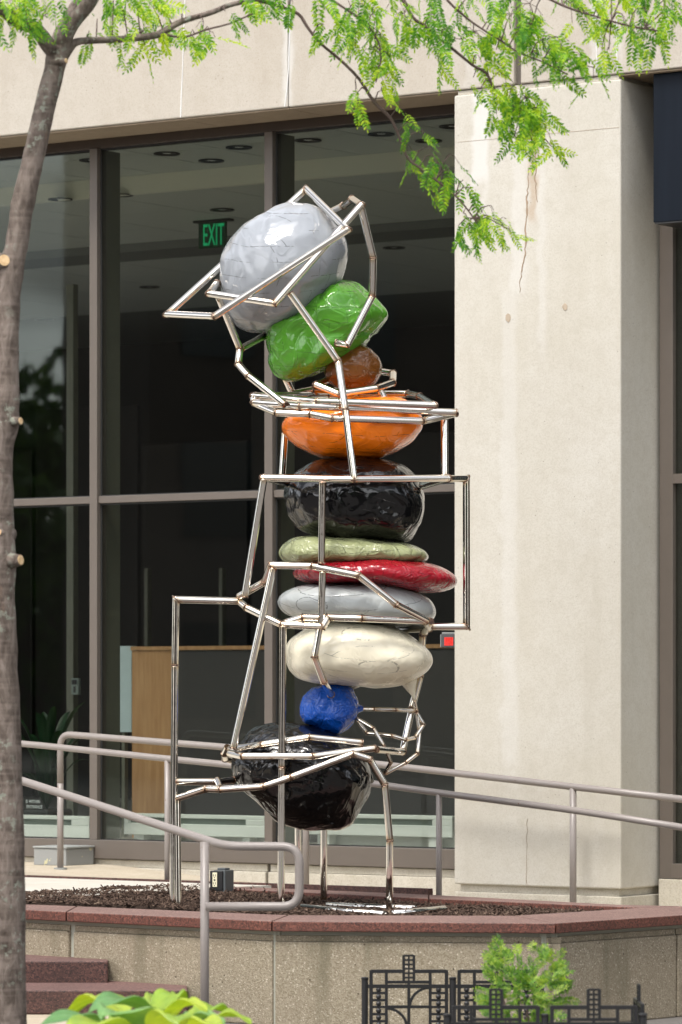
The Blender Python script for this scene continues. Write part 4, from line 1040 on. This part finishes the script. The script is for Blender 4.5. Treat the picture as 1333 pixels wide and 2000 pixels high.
for x, y, rx, ang in ((8, 508, 12, -60), (40, 822, 7, 0), (40, 1094, 10, 5), (-2, 1040, 7, 180), (129, 118, 5, 20)):
    dd = Vector((math.cos(R(ang))*.6, -.75, .1)).normalized(); p = P(x, y, 18 - .065)
    if abs(ang) < 30: dd = Vector((.85, -.52, .05)).normalized()
    r_ = rx*18/F
    st_ = MB().tube([p - dd*.08, p - dd*.02, p], [r_*2.0, r_*1.25, r_*1.12], 14).build('branch_stub', M['bark'], Tt, smooth=True)
    MB().tube([p - dd*.002, p + dd*.003], r_*.93, 14).build('cut_face', M['cut'], st_)
# leaf variants
def leaf_mesh(seed, L=.13, pairs=10, lw=.0108, ll=.030, curl=.5):
    rg = random.Random(seed); mb = MB(); pts = []; p = Vector(); d = Vector((0, 0, -1)); bend = Vector((rg.uniform(-1, 1), rg.uniform(-1, 1), 0))*curl
    for i in range(pairs+2): pts.append(p.copy()); p = p + d*(L/(pairs+1)); d = (d + bend*.06).normalized()
    mb.tube(pts, .0009, 3, False); side = Vector((1, 0, 0)); 
    for i in range(1, pairs+2):
        t = i/(pairs+1); dd = (pts[min(i+1, pairs+1)] - pts[i-1]).normalized(); s = (side - dd*side.dot(dd)).normalized(); nr = dd.cross(s)
        for sg in ((-1, 1) if i <= pairs else (0,)):
            size = (.62 + .5*math.sin(math.pi*min(1, t*.85+.12)))*rg.uniform(.85, 1.1)
            dr = (s*sg*1.0 + dd*(.5 + .5*t) + nr*rg.uniform(-.35, .35)).normalized() if sg else dd
            sd_ = dr.cross(nr + s*rg.uniform(-.3, .3)).normalized(); l_ = ll*size; w_ = lw*size*.5; b = pts[i]
            up = nr*l_*.08
            mb.add([b, b + dr*l_*.35 + sd_*w_, b + dr*l_*.72 + sd_*w_*.85 + up, b + dr*l_, b + dr*l_*.72 - sd_*w_*.85 + up, b + dr*l_*.35 - sd_*w_, b + dr*l_*.5 - up*.8],
                   [(0,1,6),(1,2,6),(2,3,6),(3,4,6),(4,5,6),(5,0,6)])
    return mb
LV = [leaf_mesh(k, L=random.uniform(.10, .155), pairs=random.choice((7, 8, 9, 10))) for k in range(10)]
LM = [v_.mesh('leaf', M['leaf']) for v_ in LV]
clusters = [  # x, y, rx, ry, density, depth
 (12,25,34,32,1.2,-.4),(50,55,30,30,.9,-.3),(70,15,40,25,.7,-.3),(105,50,20,30,.5,-.1),(120,15,25,20,.4,0),(-5,60,20,30,.9,-.4),(35,5,40,15,1,-.4),
 (190,70,18,18,.5,.1),(222,30,30,26,1.4,.1),(262,14,40,20,1.4,.1),(300,20,28,24,.9,.1),(240,55,22,18,1.3,.1),(220,90,14,26,1.0,.1),(240,110,12,22,.9,.1),(172,105,9,26,.8,.05),
 (280,95,18,28,1.1,.15),(284,125,10,22,1,.15),(310,85,16,20,1,.15),(300,50,26,14,.9,.15),
 (355,62,16,22,.9,.15),(398,75,22,26,1.1,.15),(410,95,12,16,.9,.15),(372,100,10,18,.7,.15),(440,55,22,14,.6,.15),(465,20,24,16,.6,.2),(495,25,16,18,.7,.2),
 (508,25,14,28,.9,.3),(550,20,14,14,.8,.3),(570,32,10,8,.7,.3),
 (636,22,24,26,1.1,.3),(632,80,8,18,.8,.4),(672,20,34,24,1.1,.3),(672,70,22,34,1.2,.35),(700,40,24,24,1.3,.35),(695,100,22,28,1.4,.4),(728,60,30,30,1.2,.35),(740,95,34,26,1.3,.35),(722,130,26,26,1.1,.4),(750,140,24,20,1,.4),(765,150,14,12,.8,.4),
 (694,190,7,34,1.0,.45),(740,175,20,26,.8,.45),(760,190,14,16,.6,.45),(745,210,8,14,.6,.5),(698,215,6,18,.7,.45),
 (775,25,30,24,1.1,.35),(790,60,30,26,1.2,.35),(800,85,24,20,1,.35),(830,25,34,26,1.1,.35),(845,60,30,26,1.2,.35),(840,100,8,18,.7,.4),(870,90,26,22,1.3,.4),(865,115,16,12,.9,.4),(895,50,22,30,1,.3),
 (900,110,22,16,1.2,.4),(925,95,26,24,1.2,.35),(950,110,20,20,1.2,.35),(855,140,6,14,.6,.4),(930,140,20,14,.8,.4),
 (935,20,40,24,.8,.25),(985,25,34,24,1.2,.25),(1000,60,34,26,1.4,.25),(1035,40,30,30,1.4,.2),(1040,80,36,26,1.5,.2),(960,80,14,22,.8,.25),(975,110,12,24,.9,.3),(970,130,10,16,.8,.3),(1060,110,34,22,1.4,.2),(1095,110,26,22,1.2,.2),(1090,140,24,22,1.3,.2),(1050,140,12,20,1.1,.2),(1120,135,22,16,1,.2),(1148,145,18,12,.9,.2),(1098,165,12,16,1.1,.2),(1160,165,8,18,.8,.2),(1020,90,20,20,1,.2),(1178,118,20,6,.4,.2),(1190,130,12,16,.4,.2),
 (1090,15,18,16,.6,.15),(1115,40,14,34,1.1,.15),(1135,15,30,22,1.0,.15),(1140,55,18,26,1.0,.15),(1170,60,18,30,1.1,.15),(1178,85,8,14,.8,.15),(1195,25,30,24,1.2,.15),(1215,60,24,20,1.2,.15),(1235,95,16,26,1.2,.15),(1245,50,26,20,1.2,.15),(1260,15,30,20,1.2,.15),(1270,80,16,26,1.1,.15),(1285,100,12,20,.9,.15),(1300,30,26,24,1.2,.15),(1320,50,14,24,1,.15),(1310,5,30,14,1,.15),(1230,5,50,12,1.1,.15),
 (955,180,18,10,.9,.4),(985,180,26,16,1.3,.4),(925,185,10,18,.8,.4),(940,205,8,20,.6,.4),(1000,205,38,24,1.7,.4),(970,220,16,30,1.4,.4),(1030,225,34,28,1.8,.4),(965,250,7,14,.9,.4),(1010,250,28,28,1.7,.4),(1045,260,26,30,1.7,.4),(1020,290,22,26,1.4,.4),(1040,310,10,24,1.1,.4),(1068,290,14,24,1.2,.4),(1078,320,6,12,.7,.4),(1060,240,20,24,1.2,.4),(1005,300,8,20,.8,.4),
 (785,250,16,10,1,.5),(808,272,18,16,1,.5),(822,290,10,8,.8,.5),(795,318,9,10,.7,.5),(795,345,9,28,1.2,.5),(830,322,14,12,1,.5),(845,335,14,12,.9,.5),(862,350,20,12,1,.5),(880,335,24,14,.9,.5),(845,380,10,32,1.2,.5),(865,385,12,24,1.0,.5),(880,365,16,14,.8,.5),(905,385,16,8,.7,.5),(920,400,12,10,.7,.5),
 (905,450,16,16,.8,.5),(930,440,24,14,1.2,.5),(955,435,22,14,1,.5),(975,465,22,20,1.5,.5),(940,465,28,20,1.6,.5),(915,480,16,16,1.2,.5),(945,490,14,22,1.3,.5),(990,480,10,12,1,.5),(895,475,8,10,.7,.5)]
random.seed(21)
crown = MB(); nobj = 0; recs = []
for (x, y, rx, ry, dn, dp) in clusters:
    k = max(2, int(rx*ry*3.14/560*dn*1.45 + .5))
    for _ in range(k):
        a = random.uniform(0, 6.283); r_ = math.sqrt(random.random())
        recs.append((x + rx*r_*math.cos(a), y - 26 + ry*r_*math.sin(a), dp + random.uniform(-.16, .16), (x, y - 34, dp)))
random.shuffle(recs)
twigs = MB()
foliage_host = None
bp = [(a_[0]*(1-t_)+b_[0]*t_, a_[1]*(1-t_)+b_[1]*t_, a_[3]*(1-t_)+b_[3]*t_) for pl_ in ([(q[0], q[1], 0, q[3]) for q in br1], [(q[0], q[1], 0, q[3]) for q in br2], [(q[0], q[1], 0, q[3]) for q in br3], [(q[0], q[1], 0, q[3]) for q in br4], [(q[0], q[1], 0, q[3]) for q in br5], [(q[0], q[1], 0, q[3]) for q in br6], [(94,86,0,-.05),(34,41,0,-.2),(-60,-30,0,-.4)]) for a_, b_ in zip(pl_, pl_[1:]) for t_ in (0, .5)]
for (x, y, rx, ry, dn, dp) in clusters:
    n_ = min(bp, key=lambda q: (q[0]-x)**2 + (q[1]-y+34)**2)
    a_, b_ = P(n_[0], n_[1], 18 + n_[2]), P(x, y - 34, 18 + dp)
    if (a_-b_).length < .45: twigs.tube([a_, a_.lerp(b_, .5) + Vector((0, 0, .02)), b_], [.0035, .0028, .002], 5, False)
for i, (x, y, dp, hub) in enumerate(recs):
    p = P(x, y, 18 + dp); s = random.uniform(.72, 1.12)
    tilt = Euler((max(-.7, min(.7, random.gauss(0, .4))), max(-.7, min(.7, random.gauss(0, .4))), random.uniform(0, 6.28))).to_matrix().to_4x4()
    # slightly wind-swept to the right
    m_ = Matrix.Translation(p) @ Matrix.Rotation(R(max(-45, min(25, random.gauss(-12, 18)))), 4, 'Y') @ tilt @ Matrix.Scale(s, 4)
    k = i % 10
    if i < 292:
        o = bpy.data.objects.new('leaf', LM[k]); C.objects.link(o); o.parent = Tt; o.matrix_local = Matrix.Translation(-Vector(Tt.location)) @ m_
    else:
        vs = [m_ @ v for v in LV[k].v]; crown.add(vs, LV[k].f)
    hb = P(hub[0], hub[1], 18 + hub[2])
    if (hb - p).length < .16 and i % 3: twigs.tube([p, p.lerp(hb, .5) + Vector((0, 0, .012)), hb], .0014, 4, False)
crown.build('foliage', M['leaf'], Tt, kind='stuff')
twigs.build('fine_twigs', M['twig'], Tt, kind='stuff')
print('leaves', len(recs))

# ------------------------------------------------------------------ shrub, hosta, iron fences
random.seed(5)
sh = thing('feathery_shrub', P(1030, 2128, 18.3), 'small bright green feathery shrub growing behind the front iron fence', 'shrub')
sb = P(1030, 2128, 18.3); sb.z = 0; sh.location = sb; REG[sh.name] = Matrix.Translation(sb)
fo = MB()
for k in range(235):
    a = random.uniform(0, 6.283); zz = random.uniform(-1, 1); r_ = random.random()**.45
    cx_, cy_ = (1024, 1930)
    lump = 1 + .3*noise.noise(Vector((math.cos(a)*1.5, zz*2, 3)))
    px_ = cx_ + 84*r_*math.cos(a)*math.sqrt(1-zz*zz*.8)*lump; py_ = cy_ + 4 - 92*r_*zz*lump
    c = P(px_, py_, 18.3 + r_*.17*math.sin(a)); outd = Vector((math.cos(a)*.8, math.sin(a)*.8, zz*.6 + .25)).normalized()
    v_ = LV[k % 10]; q = Vector((0, 0, -1)).rotation_difference(outd).to_matrix().to_4x4()
    m_ = Matrix.Translation(c) @ q @ Matrix.Rotation(random.uniform(0, 6.28), 4, 'Z') @ Matrix.Diagonal((.95, .95, .5, 1))
    fo.add([m_ @ v for v in v_.v], v_.f)
    if k % 9 == 0: pass
fo.build('foliage', M['shrubleaf'], sh, kind='stuff')
for k in range(9):
    e_ = P(1024 + random.uniform(-60, 60), 1930 + random.uniform(-70, 60), 18.3)
    MB().tube([sb, sb.lerp(e_, .5) + Vector((random.uniform(-.02, .02), 0, .03)), e_], [.007, .005, .002], 6).build('stem', M['twig'], sh, smooth=True)
ho = thing('hosta_plant', (P(285, 2100, 15.9).x, 15.9, 0), 'broad-leaved yellow-green hosta plant in front of the steps', 'plant')
hc = Vector((P(285, 2100, 15.9).x, 15.9, .08))
def hleaf(b, t_, wd, sag, m, n=12):
    mb = MB(); b = Vector(b); t_ = Vector(t_); d = t_-b; side = d.cross(Vector((0,0,1))).normalized(); vs = []; K = 12
    for i in range(n+1):
        t = i/n; c = b + d*t + Vector((0,0,sag*4*t*(1-t))); w_ = wd*.5*(math.sin(math.pi*t**.72)**.75 if 0 < t < 1 else .0) + .002
        for k in range(K+1):
            s = k/K*2-1
            rib = .0065*math.cos(s*math.pi*5)*math.sin(math.pi*t); wave = .012*math.sin(t*9+s*2)*abs(s)
            vs.append(c + side*w_*s + Vector((0,0, abs(s)*w_*.28 + rib + wave)))
    fs = [(i*(K+1)+k, i*(K+1)+k+1, (i+1)*(K+1)+k+1, (i+1)*(K+1)+k) for i in range(n) for k in range(K)]
    mb.add(vs, fs); return mb.build('leaf', m, ho, smooth=True)
def hl(px0, py0, Y0, px1, py1, Y1, wd, sag, blue=0):
    b, t_ = P(px0, py0, Y0), P(px1, py1, Y1)
    MB().tube([hc, hc.lerp(b, .6) + Vector((0,0,.06)), b], [.006, .005, .004], 6).build('stalk', M['hosta_blue'], ho, smooth=True)
    hleaf(b, t_, wd, sag, M['hosta_blue'] if blue else M['hosta'])
hl(250, 1985, 16.1, 132, 1988, 16.3, .22, .06)
hl(310, 2010, 15.6, 168, 1985, 15.5, .27, .07, 1)
hl(240, 2030, 15.3, 70, 2010, 15.2, .22, .05, 1)
hl(300, 1985, 16.2, 262, 1962, 16.6, .10, .04)
hl(300, 1990, 16.0, 368, 1962, 16.1, .15, .06)
hl(320, 2000, 15.7, 405, 1975, 15.6, .17, .045)
hl(370, 1990, 16.1, 455, 1985, 16.2, .12, .035)
hl(350, 2020, 15.6, 440, 2000, 15.5, .15, .04, 1)
hl(400, 2000, 15.9, 492, 1998, 15.8, .10, .03)
hl(330, 2010, 15.5, 330, 2040, 15.1, .15, .06, 1)
hl(280, 2010, 15.5, 230, 2040, 15.1, .17, .06)
hl(380, 2020, 15.4, 420, 2050, 15.1, .14, .05)
hl(230, 2020, 15.8, 120, 2040, 15.6, .16, .04)
hl(310, 1990, 16.0, 318, 1968, 16.5, .12, .06)
hl(290, 2030, 15.2, 200, 1990, 15.0, .26, .05, 1)
hl(350, 2030, 15.2, 430, 2012, 15.0, .18, .04)
hl(260, 2035, 15.1, 120, 2025, 14.9, .22, .05)
hl(320, 2030, 15.0, 350, 2000, 14.8, .18, .05)
# fence
un = 19.5/(F*2.666)
def panel_mesh():
    mb = MB(); z = lambda y: -y*un; th = .0138
    def seg(a, b, c, d, t=th): mb.bar((a*un, 0, z(b)), (c*un, 0, z(d)), t)
    lo = 320
    for x in (-185, 185): seg(x, -84, x, lo, th*1.15)
    seg(-185, -78, -25, -78, th*1.2); seg(25, -78, 185, -78, th*1.2); seg(-110, -22, 105, -22)
    seg(-228, 0, 228, 0, th*1.3); seg(-110, -78, -110, lo); seg(105, -78, 105, lo); seg(0, -20, 0, lo)
    seg(-110, 107, 105, 107); seg(-110, 215, 105, 215)
    for y in (35, 72, 108, 145, 182, 215, 250, 285):
        seg(-185, y, -110, y, th*.85); seg(105, y, 185, y, th*.85)
    for y in (18, 54, 90, 127, 163, 200, 233, 268):
        for x in (-148, 146): mb.ball((x*un, 0, z(y)), 14*un, 8, 5)
    for x in (-25, 25): seg(x, -162, x, -20, th*.9)
    seg(0, -162, 0, -20, th*.6)
    for y in (-160, -137, -114, -91, -68, -45): seg(-25, y, 25, y, th*.65)
    for cx_, cy_, r_, a0, a1 in ((105, 107, 100, 180, 270), (-110, 215, 100, 0, -90)):
        pts = []
        for k in range(9):
            a = R(a0 + (a1-a0)*k/8); pts.append((cx_ + r_*math.cos(a), cy_ + r_*math.sin(a)))
        for p0, p1 in zip(pts, pts[1:]): seg(p0[0], p0[1], p1[0], p1[1], th*.9)
    return mb.mesh('panel', M['iron'])
PM = panel_mesh()
def post_mesh():
    mb = MB(); mb.tube([(0,0,-.33), (0,0,.030)], 18*un, 10); mb.tube([(0,0,.018), (0,0,.026), (0,0,.040), (0,0,.044)], [16*un, 17*un, 21*un, 15*un], 10); return mb.mesh('post', M['iron'])
QM = post_mesh(); ZR = EZ - 577*19.5/F
def fence(label, ends, n, name='iron_fence'):
    a, b = ends; f = thing(name, (a.x, a.y, 0), label, 'fence', group='low black iron fences around the planting'); d = b - a; ang = math.atan2(d.y, d.x)
    for k in range(n+1):
        p = a.lerp(b, k/n) - a; place(None, QM, 'post', f, Matrix.Translation((p.x, p.y, ZR)))
    for k in range(n):
        p = a.lerp(b, (k+.5)/n) - a; s = (d.length/n)/(432*un*1.0)
        place(None, PM, 'panel', f, Matrix.Translation((p.x, p.y, ZR)) @ Matrix.Rotation(ang, 4, 'Z') @ Matrix.Diagonal((min(1.08, s), 1, 1, 1)))
g0 = lambda px, Y: Vector(((px - CX)/F*Y, Y, 0))
fence('black iron fence with ladder bars and square finials nearest the planter wall', (g0(713, 19.5), g0(1057, 19.5)), 2)
fence('front black iron fence with square finials, before the green shrub', (g0(874, 17.28), g0(1256, 17.28)), 2)
fence('short black iron fence seen end-on at the right of the shrub', (g0(1257, 17.33), g0(1240, 17.76)), 1)
MB().prism([(.35, 17.3), (1.27, 17.3), (1.37, 19.48), (.11, 19.48)], 0, .03).build('soil_bed', M['mulch'], kind='structure')
MB().prism([(-2.2, 15.2), (-.2, 15.2), (-.2, 16.7), (-2.2, 18.6)], 0, .03).build('soil_bed', M['mulch'], kind='structure')

# ------------------------------------------------------------------ across the street (seen in reflections)
random.seed(9)
def far_building(x0, x1, y0, y1, h, label, fl=3.6, face='+x'):
    b = thing('far_building', ((x0+x1)/2, (y0+y1)/2, 0), label, 'building')
    MB().box(x0, x1, y0, y1, 0, h).build('walls', M['farwall'], b)
    mb = MB(); z = 1.2
    while z < h - 2.2:
        if face == '+x':
            y = y0 + 1
            while y < y1 - 2: mb.box(x1 - .05, x1 + .06, y, y + 1.5, z, z + 1.9); y += 3.0
        else:
            x = x0 + 1
            while x < x1 - 2: mb.box(x, x + 1.5, y1 - .05, y1 + .06, z, z + 1.9); x += 3.0
        z += fl
    mb.build('windows', M['farglass'], b, kind='stuff')
far_building(-58, -52, -15, 12.2, 26, 'brown brick block standing across the side street, outside the frame')
far_building(-45, 40, -62, -45, 13, 'long brick building behind the photographer, outside the frame', face='+y')
far_building(50, 66, -20, 30, 14, 'brick building at the far right, outside the frame')
def far_tree_mesh():
    mb = MB(); lf = MB()
    for k in range(2600):
        a = random.uniform(0, 6.283); zz = random.uniform(-1, 1); r_ = random.random()**.4
        n_ = 1 + .28*noise.noise(Vector((math.cos(a)*2, math.sin(a)*2, zz*2)))
        c = Vector((math.cos(a)*math.sqrt(1-zz*zz)*2.9*r_*n_, math.sin(a)*math.sqrt(1-zz*zz)*2.9*r_*n_, 5.2 + zz*2.6*r_*n_))
        e = Euler((random.uniform(0, 6), random.uniform(0, 6), random.uniform(0, 6))).to_matrix(); s = random.uniform(.14, .3)
        lf.add([c + e @ Vector(q)*s for q in ((-1, 0, 0), (0, -.5, .1), (1, 0, 0), (0, .5, .1))], [(0,1,2,3)])
    mb.tube([(0,0,0), (.05,0,1.6), (0,.1,3.2), (0,0,5)], [.2, .16, .13, .06], 10)
    return mb.mesh('trunk', M['bark'], smooth=True), lf.mesh('crown', M['farleaf'])
TMm, CMm = far_tree_mesh()
hg = thing('reflection_hedge', (-88, 8, 0), 'unseen tall dark green hedge, added to darken the window reflection', 'hedge')
hm = MB()  # unseen hedge, added to close the bright gap under the reflected tree crowns
for k in range(6000):
    c = Vector((-88 + random.uniform(-1.5, 1.5), random.uniform(-25, 40), random.uniform(0, 5.2) + noise.noise(Vector((k*.01, 0, 0))))); e = Euler((random.uniform(0, 6), random.uniform(0, 6), random.uniform(0, 6))).to_matrix(); q_ = random.uniform(.25, .5)
    hm.add([c + e @ Vector(q)*q_ for q in ((-1, 0, 0), (0, -.6, .1), (1, 0, 0), (0, .6, .1))], [(0,1,2,3)])
hm.build('foliage', M['farleaf'], hg, kind='stuff')
MB().box(-89, -88, -25, 40, 0, 4.4).build('hedge_core', M['twig'], hg)  # plain solid core inside the added hedge
def bl(i): return ['leafy street tree across the side street, first from the near corner','leafy street tree across the side street, second in the row','leafy street tree across the side street, third in the row','leafy street tree across the side street, fourth in the row','tall leafy tree behind the photographer on the left','tall leafy tree behind the photographer in the middle','tall leafy tree behind the photographer on the right','leafy tree at the far left behind the photographer','leafy tree to the far right of the plaza','small leafy tree beside the long brick building'][i]
for i, (x, y, s) in enumerate(((-80, 14, 1.25), (-82, 5, 1.35), (-78, 9.5, 1.1), (-40, -6, 1.2), (-13, -14, 1.3), (1, -19, 1.2), (13, -15, 1.35), (-26, -24, 1.3), (30, 4, 1.2), (24, -28, 1.1))):
    o = thing('street_tree', (x, y, 0), bl(i), 'tree', random.uniform(0, 6), 'street trees outside the frame'); o.scale = (s, s, s)
    for nm, me in (('trunk', TMm), ('crown', CMm)):
        c = bpy.data.objects.new(nm, me); C.objects.link(c); c.parent = o
